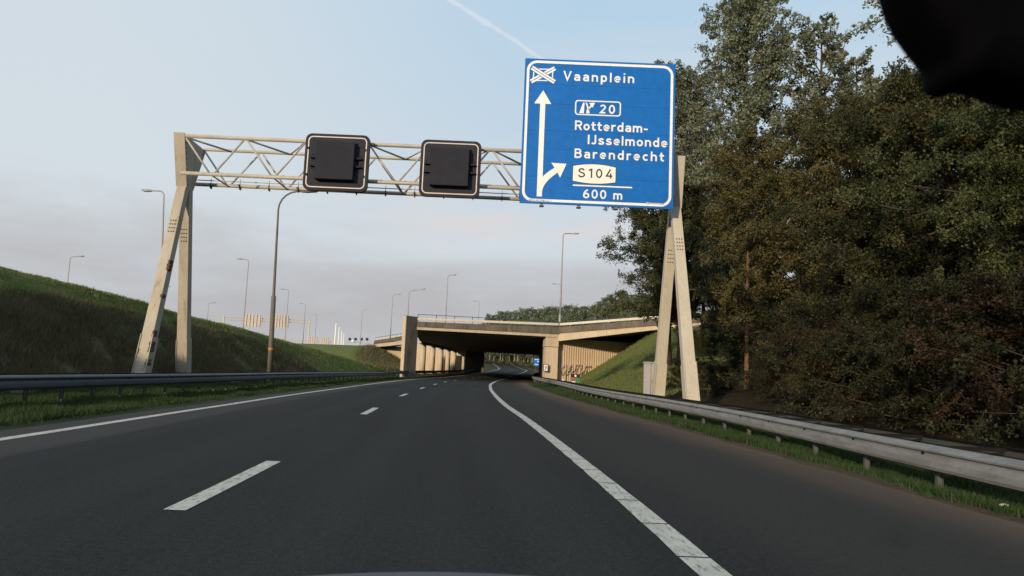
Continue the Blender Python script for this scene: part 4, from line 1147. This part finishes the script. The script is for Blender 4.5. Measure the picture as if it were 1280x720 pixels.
FL = [  # top, arm end, distance, ground
 (88, 321, 105, 320, 82, 'lamp post above the embankment crest at the far left, arm to the right'),
 (311, 325, 296, 323, 79, 'lamp post above the embankment left of the big lamp post, arm to the left'),
 (361, 362, 350, 361, 110, 'lamp post just right of the big lamp post, arm to the left'),
 (261, 379, 270, 378, 150, 'tiny lamp post over the crest right of the left gantry legs'),
 (201, 359, 213, 358, 118, 'lamp post seen between the two left gantry legs, arm to the right'),
 (382, 380, 374, 379, 140, 'lamp post above the right leg of the distant gantry, arm to the left'),
 (453, 388, 458, 387, 190, 'faint distant lamp post left of the bridge, arm to the right'),
 (396, 393, 391, 392.5, 200, 'faint distant lamp post right of the distant gantry'),
 (491, 369, 501, 367.5, 128, 'lamp post above the left end of the bridge, arm to the right'),
 (599, 377, 591, 376, 170, 'small lamp post above the middle of the bridge, arm to the left'),
]
for px, py, ax, ay, Y, lab in FL:
    t = at(px, py, Y); a_ = at(ax, ay, Y)
    lamp(lab, (t.x, Y, gz(t.x, Y) if px < 480 else 5.9), t, a_, M['lamp'], .07 + Y*.00012)
t = at(511.5, 364, 92); lamp('lamp post rising behind the dark bridge pillar, arm to the right', (t.x, 92, 5.9), t, at(532, 361, 92), M['lamp'], .09)
t = at(560, 344, 98); lamp('lamp post on the left half of the bridge deck, arm to the right', (t.x, 98, 5.9), t, at(570.5, 343.5, 98), M['lamp'], .08)
t = at(704, 292, 85.6); lamp('tallest lamp post on the bridge, at the kink of its deck, arm to the right', (t.x - .05, 85.6, 6.0), t, at(724, 292, 85.6), M['lamp'], .12, joint=.17)
t = at(702.3, 356, 130); lamp('lamp post hidden behind the tall one on the bridge, arm to the left', (t.x, 130, 5.9), t, at(689.5, 354.5, 130), M['lamp'], .08)

# ------------------------------------------------------------------ overpass bridge
br = thing('overpass_bridge', 'long concrete overpass crossing the road with dark underside and a ribbed retaining wall', 'bridge', (-2, 83, 0))
A, B, C, C2 = (-10.15, 80.5), (5.6, 85.0), (15.8, 78.0), (20.2, 75.0)
plan = [A, B, C, C2, (48, 100), (48, 166), (8.4, 166), (-5.5, 166.3), (-11.6, 168), (-14.3, 118), (-10.9, 84)]
zlo = [5.32, 5.3, 6.25, 6.6, 6.0, 5.2, 5.1, 5.3, 5.5, 5.3, 5.3]
zhi = [5.98, 6.1, 6.9, 7.3, 6.4, 5.9, 5.9, 5.95, 6.0, 5.95, 5.95]
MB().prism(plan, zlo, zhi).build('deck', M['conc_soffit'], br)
def strip_wall(P, Q, zp, zq, front, back, name, mat, parent=br, segs=1, gap=.012):
    """upright band from P to Q; front/back are distances along the outward normal; split into joints"""
    P, Q = Vector(P), Vector(Q); d = (Q - P).normalized(); n = Vector((d.y, -d.x))
    for k in range(segs):
        a_, b_ = P.lerp(Q, k/segs) + d*gap, P.lerp(Q, (k+1)/segs) - d*gap
        za = (zp[0] + (zq[0]-zp[0])*k/segs, zp[1] + (zq[1]-zp[1])*k/segs); zb_ = (zp[0] + (zq[0]-zp[0])*(k+1)/segs, zp[1] + (zq[1]-zp[1])*(k+1)/segs)
        poly = [a_ + n*front, b_ + n*front, b_ + n*back, a_ + n*back]
        MB().prism([tuple(v) for v in poly], [za[0], zb_[0], zb_[0], za[0]], [za[1], zb_[1], zb_[1], za[1]]).build(name, mat, parent)
strip_wall(A, B, (5.63, 6.19), (5.70, 6.47), .22, -.3, 'parapet', M['conc_dark'], segs=6)
strip_wall(A, B, (5.30, 5.62), (5.36, 5.69), .10, -.35, 'edge_beam', M['conc'], segs=3, gap=.004)
strip_wall(B, C, (5.80, 6.47), (6.72, 7.38), .22, -.3, 'parapet', M['conc_dark'], segs=4)
strip_wall(C, C2, (6.72, 7.38), (7.1, 7.78), .22, -.3, 'parapet', M['conc_dark'], segs=2)
strip_wall(B, C, (4.90, 5.79), (6.28, 6.71), .06, -.5, 'edge_girder', M['conc'], segs=2)
strip_wall(C, C2, (6.28, 6.71), (6.8, 7.09), .06, -.5, 'edge_girder', M['conc'])
# side of the deck running back on the left
P1, P2, P3 = (-19.3, 134), (-27.4, 150), (-31, 170)
MB().prism([P1, (-18.9, 135.5), (-27, 160), P3, P2], 5.2, 5.95).build('side_deck', M['conc_soffit'], br)
for a_, b_ in ((P2, P1),):
    strip_wall(a_, b_, (5.75, 6.3), (6.1, 6.75), .18, -.2, 'parapet', M['conc_dark'], segs=3)
    strip_wall(a_, b_, (4.95, 5.6), (5.3, 5.95), .02, -.6, 'edge_beam', M['conc'], segs=3)
strip_wall(P3, P2, (5.75, 6.25), (5.75, 6.25), .18, -.2, 'parapet', M['conc_dark'], segs=2)
# pale crash rail and blue green handrail along the deck edge
def deck_rail(P, Q, zp, zq, hp, hq, n):
    P, Q = Vector(P), Vector(Q); d = (Q-P).normalized(); nn = Vector((d.y, -d.x))*-.15
    P, Q = P + nn, Q + nn
    mb = MB().bar((P.x, P.y, zp), (Q.x, Q.y, zq), .10, .27, (-d.y, d.x, 0)); mb.build('crash_rail', M['beigerail'], br, bevel=.03)
    MB().tube([(P.x, P.y, hp), (Q.x, Q.y, hq)], .035, 6).build('handrail', M['handrail'], br, smooth=True)
    for k in range(n + 1):
        t = k/n; p = P.lerp(Q, t)
        MB().box(p.x - .04, p.x + .04, p.y + .06, p.y + .14, zp + (zq-zp)*t - .55, hp + (hq-hp)*t).build('rail_post', M['handrail'], br)
deck_rail(A, B, 6.50, 6.84, 7.0, 7.15, 8)
deck_rail(B, C, 6.84, 7.62, 7.15, 7.85, 6)
deck_rail(C, C2, 7.62, 8.0, 7.85, 8.25, 2)
deck_rail(P2, P1, 6.55, 7.0, 6.95, 7.35, 8)
# dark slab pillar at the left
Pc = [(-11.27, 79.5), (-10.13, 81.02), (-10.45, 81.26), (-11.59, 79.74)]
MB().prism(Pc, -.3, 6.74).build('pillar', M['conc_dark'], br, bevel=.03)
M_pl = M['conc']
MB().prism([(-11.285, 79.46), (-11.235, 79.545), (-11.6, 79.82), (-11.66, 79.74)], -.3, 6.7).build('pillar_lit_face', M['conc'], br)  # paler concrete sliver paints the sunlit narrow face of the pillar
# right pier and cap
MB().prism([(4.22, 84.7), (5.62, 85.1), (5.3, 86.2), (3.95, 85.8)], -.3, 4.18).build('pier', M['conc_rib'], br, bevel=.02)
MB().prism([(4.14, 84.6), (5.66, 85.03), (5.34, 86.25), (3.88, 85.85)], 4.22, 5.28).build('pier_cap', M['conc'], br, bevel=.02)
MB().prism([(4.12, 84.50), (5.72, 84.96), (5.6, 85.35), (4.0, 84.9)], 5.285, 5.80).build('pier_cap_block', M['conc'], br, bevel=.02)
# ribbed retaining wall
W0, W1 = Vector((5.68, 86.1)), Vector((17.5, 89.6))
d = (W1 - W0).normalized(); n = Vector((d.y, -d.x)); Lw = (W1 - W0).length
MB().prism([tuple(W0 - n*.02), tuple(W1 - n*.02), tuple(W1 - n*.5), tuple(W0 - n*.5)], -.3, 5.25).build('retaining_wall', M['conc_rib'], br)
pit = .29; rm = None; k = 0
while (k + 1)*pit < Lw:
    if rm is None:
        mb = MB()
        w_ = pit*.5
        poly = [(-w_*.5, 0), (-w_*.32, -.08), (w_*.32, -.08), (w_*.5, 0)]
        mb.prism(poly, -.3, 5.2); rm = mb.build('wall_rib', M['conc_rib'], br)
        rm.data.transform(Matrix.Translation(Vector(br.location))); o = rm
    else:
        o = rm.copy(); col.objects.link(o)
    p = W0 + d*((k + .5)*pit)
    o.location = Vector((p.x, p.y, random.uniform(-.02, .02))) - br.location; o.rotation_euler = (0, 0, math.atan2(d.y, d.x)); k += 1
# graffiti loops sprayed over the ribs
def graffiti(P, dvec, nvec, w, h, z0, seed, loops, r=.03):
    g_ = random.Random(seed); mb = MB()
    for i in range(loops):
        x0 = w*(i + .1)/loops; pts = []
        ph = g_.uniform(0, 6)
        for k in range(12):
            t = k/11*5.5
            x = x0 + (w/loops)*(.5 + .55*math.cos(t + ph)) ; z = z0 + h*(.5 + .5*math.sin(t*1.1 + ph*1.3))*g_.uniform(.75, 1.05)
            p = P + dvec*x + nvec
            pts.append((p.x, p.y, z))
        for a_, b_ in zip(pts, pts[1:]): mb.bar(a_, b_, .012, .06, (nvec.x, nvec.y, 0))
    return mb
graffiti(W0 + d*.4, d, n*.17, 5.6, 1.3, 1.0, 3, 9).build('graffiti', M['graffiti'], br)
# underpass walls
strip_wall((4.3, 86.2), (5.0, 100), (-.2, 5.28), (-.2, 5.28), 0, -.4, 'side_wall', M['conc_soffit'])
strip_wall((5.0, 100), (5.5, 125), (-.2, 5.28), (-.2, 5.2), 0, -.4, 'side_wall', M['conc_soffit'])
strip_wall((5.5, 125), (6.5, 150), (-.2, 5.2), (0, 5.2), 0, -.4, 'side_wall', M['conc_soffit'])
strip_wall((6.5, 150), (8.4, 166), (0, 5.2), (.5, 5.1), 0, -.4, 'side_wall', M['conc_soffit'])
strip_wall((-12.4, 166.7), (-5.6, 165.9), (0, 5.62), (0, 5.55), 0, -.8, 'end_wall', M['conc_dark'])
# row of round columns with slab panels behind, and their cap beam
colm = None; pan = None
for k, (x, y) in enumerate([(-13.75, 118), (-13.2, 127.5), (-12.65, 137), (-12.1, 146.5), (-11.6, 156), (-11.0, 165)]):
    if colm is None:
        colm = MB().tube([(0, 0, -.4), (0, 0, 4.93)], .47, 14).build('column', M['conc'], smooth=True)
        pan = MB().prism([(-1.25, -.13), (1.25, -.13), (1.25, .13), (-1.25, .13)], -.4, 4.9).build('slab_panel', M['conc'])
        o, q = colm, pan
    else:
        o, q = colm.copy(), pan.copy(); col.objects.link(o); col.objects.link(q)
    o.parent = br; q.parent = br
    o.location = Vector((x, y, 0)) - br.location
    q.location = Vector((x - 1.3, y + 2.2, 0)) - br.location; q.rotation_euler = (0, 0, R(-12))
    graffiti(Vector((x - .2, y - .49)), Vector((1, 0)), Vector((0, -.0)), .55, 1.2, .7, k + 10, 2, .05).build('graffiti', M['graffiti'], br)
strip_wall((-14.0, 114), (-10.9, 167), (4.94, 5.29), (4.94, 5.29), -.35, .35, 'cap_beam', M['conc'])
strip_wall((-13.6, 161.5), (-9.5, 160.6), (0, 5.25), (0, 5.25), 0, -.4, 'sun_block_wall', M['conc'])  # pale panel, added and widened to block the sun from the end wall
strip_wall((-26.5, 151.5), (-17.0, 139), (.0, 5.19), (0, 5.19), 0, -.5, 'abutment_wall', M['conc'])

# ------------------------------------------------------------------ small things by the road
cb = thing('control_cabinet', 'beige and grey roadside control cabinet beside the right gantry leg', 'cabinet', (7.1, 37, -.05))
MB().box(6.80, 7.52, 36.7, 37.3, 0.0, 1.86).build('body', M['cab_front'], cb, bevel=.015)
MB().box(6.76, 7.56, 36.62, 37.36, 1.865, 1.93).build('roof', M['cab_side'], cb, bevel=.01)
MB().box(6.70, 7.04, 36.60, 36.695, 0.05, 1.85).build('side_door', M['cab_side'], cb, bevel=.01)  # left panel greyer than the beige one beside it
MB().box(7.07, 7.50, 36.66, 36.695, 0.08, 1.82).build('front_door', M['cab_front'], cb, bevel=.008)
MB().box(7.10, 7.13, 36.63, 36.658, .9, 1.05).build('handle', M['rust'], cb)
MB().box(6.7, 7.6, 36.55, 37.4, -.4, -.002).build('plinth', M['conc_dark'], cb)

km = thing('location_board', 'small black board with an amber lamp above a green panel, before the ribbed wall', 'sign', (6.5, 72, 0))
MB().box(6.46, 6.54, 72.0, 72.07, -.3, 1.1).build('post', M['post'], km)
MB().box(6.05, 6.97, 71.93, 71.99, .86, 1.19).build('black_panel', M['black'], km, bevel=.01)
MB().tube([(6.51, 71.925, 1.03), (6.51, 71.88, 1.03)], .10, 12).build('lamp', M['amber'], km)
MB().box(6.08, 6.94, 71.93, 71.99, .2, .85).build('green_panel', M['green_sign'], km)
MB().box(6.12, 6.52, 71.915, 71.928, .55, .78).build('red_field', M['red_sign'], km)
MB().box(6.12, 6.52, 71.915, 71.928, .27, .5).build('white_field', M['white'], km)
MB().box(6.72, 6.90, 71.915, 71.928, .25, .4).build('amber_field', M['orange'], km)
mp_ = thing('marker_post', 'dark timber post with a white box beside it, left of the small black board', 'post', (5.7, 75, 0))
MB().box(5.80, 5.94, 75, 75.14, -.3, 1.25).build('timber', M['timber'], mp_)
MB().box(5.42, 5.64, 75, 75.2, -.3, .62).build('white_box', M['white'], mp_, bevel=.02)
hs = thing('small_sign', 'small framed white panel with a dark figure fixed to the right bridge pier', 'sign', (4.25, 84.3, 1.35))
MB().box(3.95, 4.5, 84.30, 84.36, 1.35, 2.2).build('frame', M['black'], hs)
MB().box(4.02, 4.43, 84.285, 84.298, 1.43, 2.12).build('panel', M['white'], hs)
MB().bar((4.12, 84.28, 1.5), (4.33, 84.28, 1.98), .012, .09, (0, 1, 0)).bar((4.12, 84.28, 1.98), (4.33, 84.28, 1.72), .012, .07, (0, 1, 0)).build('figure', M['red_sign'], hs)
MB().box(4.1, 4.4, 84.365, 84.8, 1.6, 1.7).build('bracket', M['post'], hs)
ds = thing('exit_sign', 'distant blue direction sign with a red route patch, seen through the underpass', 'road sign', (8.5, 200, 1.6))
MB().box(6.7, 10.3, 200, 200.1, 3.0, 5.15).build('panel', M['blue'], ds)
w = MB()
for z, xa, xb in ((4.72, 6.95, 9.3), (4.2, 7.6, 9.9), (3.45, 7.0, 8.0), (3.45, 8.2, 9.1)):
    w.box(xa, xb, 199.97, 199.995, z - .10, z + .10)
w.build('text_lines', M['white'], ds)
MB().box(9.3, 10.15, 199.97, 199.995, 3.25, 3.65).build('route_patch', M['red_sign'], ds)
for x in (7.3, 9.7): MB().box(x - .06, x + .06, 200.11, 200.23, 0, 5.0).build('post', M['post'], ds)
lt = MB()
for k in range(7):
    a_ = k*.9; lt.add([(5.05 + .05*math.cos(a_), 7.6 + .025*math.sin(a_), .01 + .02*(k % 2)), (5.05 + .05*math.cos(a_+.9), 7.6 + .025*math.sin(a_+.9), .01 + .02*((k+1) % 2)), (5.05, 7.6, .04)], [(0, 1, 2)])
tag(lt.build('litter', M['signback']), 'small scrap of white litter on the dirt edge of the right shoulder', 'litter')

# ------------------------------------------------------------------ distant things on the left
def far_gantry(label, Y, pl, pr, boards, bh, ground_z, mat_board, leg=.25, beam=.16, ribs=5):
    a_, b_ = at(*pl, Y), at(*pr, Y)
    e = thing('distant_gantry', label, 'gantry', ((a_.x+b_.x)/2, Y, ground_z), 'distant gantries')
    for p in (a_, b_):
        MB().box(p.x - leg/2, p.x + leg/2, Y - leg/2, Y + leg/2, ground_z - .5, p.z + .2).build('leg', M['galv_legs'], e)
    dz = beam*3.4
    for z in (0, -dz):
        MB().tube([(a_.x, Y, a_.z + z), (b_.x, Y, b_.z + z)], beam/2, 6).build('chord', M['galv'], e)
    br_ = MB(); nn = 14
    for k in range(nn):
        x0_ = a_.x + (b_.x - a_.x)*k/nn; x1_ = a_.x + (b_.x - a_.x)*(k+1)/nn; z0_ = a_.z + (b_.z-a_.z)*k/nn; z1_ = a_.z + (b_.z-a_.z)*(k+1)/nn
        br_.bar((x0_, Y, z0_ - (dz if k % 2 else 0)), (x1_, Y, z1_ - (0 if k % 2 else dz)), beam*.35, beam*.35, (0, 1, 0))
    br_.build('bracing', M['galv'], e)
    for (xa, ya, xb, yb) in boards:
        p, q = at(xa, ya, Y - .6), at(xb, yb, Y - .6)
        bo = thing('distant_sign', ('left' if xa < 330 or xa == 386.5 else 'right') + ' of the two sign boards seen from behind on the ' + ('nearer' if Y < 200 else 'farther') + ' distant gantry', 'road sign', ((p.x+q.x)/2, Y - .6, q.z), 'distant sign boards')
        MB().box(p.x, q.x, Y - .45, Y - .38, q.z + .1, p.z).build('board', mat_board, bo)
        for k in range(ribs):
            x = p.x + (q.x-p.x)*(k+.5)/ribs; MB().box(x - .09, x + .09, Y - .62, Y - .455, q.z - .15, p.z + .2).build('rail', M['signback'], bo)
        for z in (.25, .5, .75):
            zz = q.z + (p.z-q.z)*z; MB().box(p.x, q.x, Y - .452, Y - .448, zz - .05, zz + .05).build('joint_strip', M['signback'], bo)
    return e
far_gantry('distant gantry over the far carriageway beyond the embankment, nearer of two', 150, (280, 396), (387, 400.5), [(306, 393, 326, 409), (344, 394, 360.5, 410)], 3, 1.5, M['signback_far'])
far_gantry('distant gantry beyond the embankment, farther of two', 290, (352, 424), (421, 427), [(386.5, 421, 397, 429.5), (401, 422, 411.5, 430.5)], 3, 1.5, M['signback_far'], ribs=4)
vg = at(436, 426, 230)
vb = thing('lane_signal_gantry', 'distant slim gantry with a row of black lane signals left of the bridge', 'gantry', (vg.x + 3, 230, 5.3))
p0, p1 = at(434, 427.3, 230), at(462, 428.5, 230)
MB().tube([(p0.x, 230, p0.z), (p1.x, 230, p1.z)], .12, 6).build('beam', M['galv'], vb)
for p in (p0, p1): MB().box(p.x - .1, p.x + .1, 229.9, 230.1, 5, p.z).build('leg', M['galv'], vb)
for px in (437.4, 444.5, 452, 459):
    p = at(px, 424, 229.8); MB().box(p.x - .42, p.x + .42, 229.6, 229.8, p.z - .42, p.z + .42).build('lane_signal', M['black'], vb, bevel=.05)
    MB().box(p.x - .05, p.x + .05, 229.85, 229.9, p.z - .9, p.z).build('stem', M['galv'], vb)
p = at(440.5, 426.2, 229.2); MB().tube([(p.x, 229.2, p.z), (p.x, 229.1, p.z)], .38, 16).build('round_sign', M['white'], vb)
vs_ = thing('lane_signal_pair', 'pair of tiny black lane signals above the left end of the bridge', 'signal', at(498, 424, 200))
for px in (495.5, 500.5):
    p = at(px, 421.3, 200); MB().box(p.x - .4, p.x + .4, 199.9, 200.1, p.z - .4, p.z + .4).build('lane_signal', M['black'], vs_)
    MB().box(p.x - .05, p.x + .05, 200.11, 200.2, 5.9, p.z + .3).build('stem', M['galv'], vs_)
for px, ty, by, r_, lab in ((420.3, 404, 435, .34, 'tallest of the distant white masts left of the bridge'), (424.3, 409, 434, .30, 'second of the distant white masts, right of the tallest'), (427.6, 414, 433, .28, 'third of the distant white masts, toward the bridge'), (430.2, 417, 433, .26, 'shortest of the distant white masts, nearest the bridge')):
    Y = 260; t_, b_ = at(px, ty, Y), at(px, by, Y)
    tag(MB().tube([(t_.x, Y, 2), (t_.x, Y, (t_.z + 2)/2), (t_.x, Y, t_.z)], [r_, r_*.9, r_*.7], 8).build('white_mast', M['white'], smooth=True), lab, 'mast', 'distant white masts')

# ------------------------------------------------------------------ the car the picture is taken from
car = thing('car', 'car the view is taken from, with blue grey bonnet and black interior mirror', 'car', (-.12, 0, 0))
rws = []
for k in range(15):
    y = .62 + 1.45*k/14
    e = y - 1.35
    rws.append([(-.02 + dx, y, .795 - .259*e - .35*e*e - .17*dx*dx - .25*max(0, abs(dx) - .55)**2) for dx in np.linspace(-.82, .82, 25)])
o = MB().loft(rws).build('bonnet', M['bonnet'], car, smooth=True)
sd = o.modifiers.new('thickness', 'SOLIDIFY'); sd.thickness = .02; sd.offset = -1
outline = [(1092,-60),(1098,-25),(1106,0),(1121,28),(1141,56),(1158,76),(1165,88),(1163.5,102),(1168,113),(1180,117),(1193,112),(1206,110.5),(1228,115),(1252,123),(1280,133),(1310,138),(1340,128),(1355,95),(1355,20),(1340,-40),(1290,-70),(1200,-78),(1130,-76)]
c0 = at(1240, 25, .44); rws = []
for Y, s in ((.470, .55), (.466, .86), (.455, .97), (.440, 1.0), (.425, .97), (.415, .9), (.412, .5)):
    r_ = []
    for px, py in outline:
        p = at(px + 8, py - 2, .44); r_.append((c0.x + (p.x-c0.x)*s, Y, c0.z + (p.z-c0.z)*s))
    rws.append(r_[::-1])
mb = MB().loft(rws, closed=True); mb.caps(rws)
mb.build('interior_mirror', M['mirror'], car, smooth=True)
st_ = at(1260, -55, .45)
MB().tube([st_, st_ + Vector((0, .03, .05)), st_ + Vector((0, .09, .12))], .012, 8).build('mirror_stalk', M['mirror'], car, smooth=True)
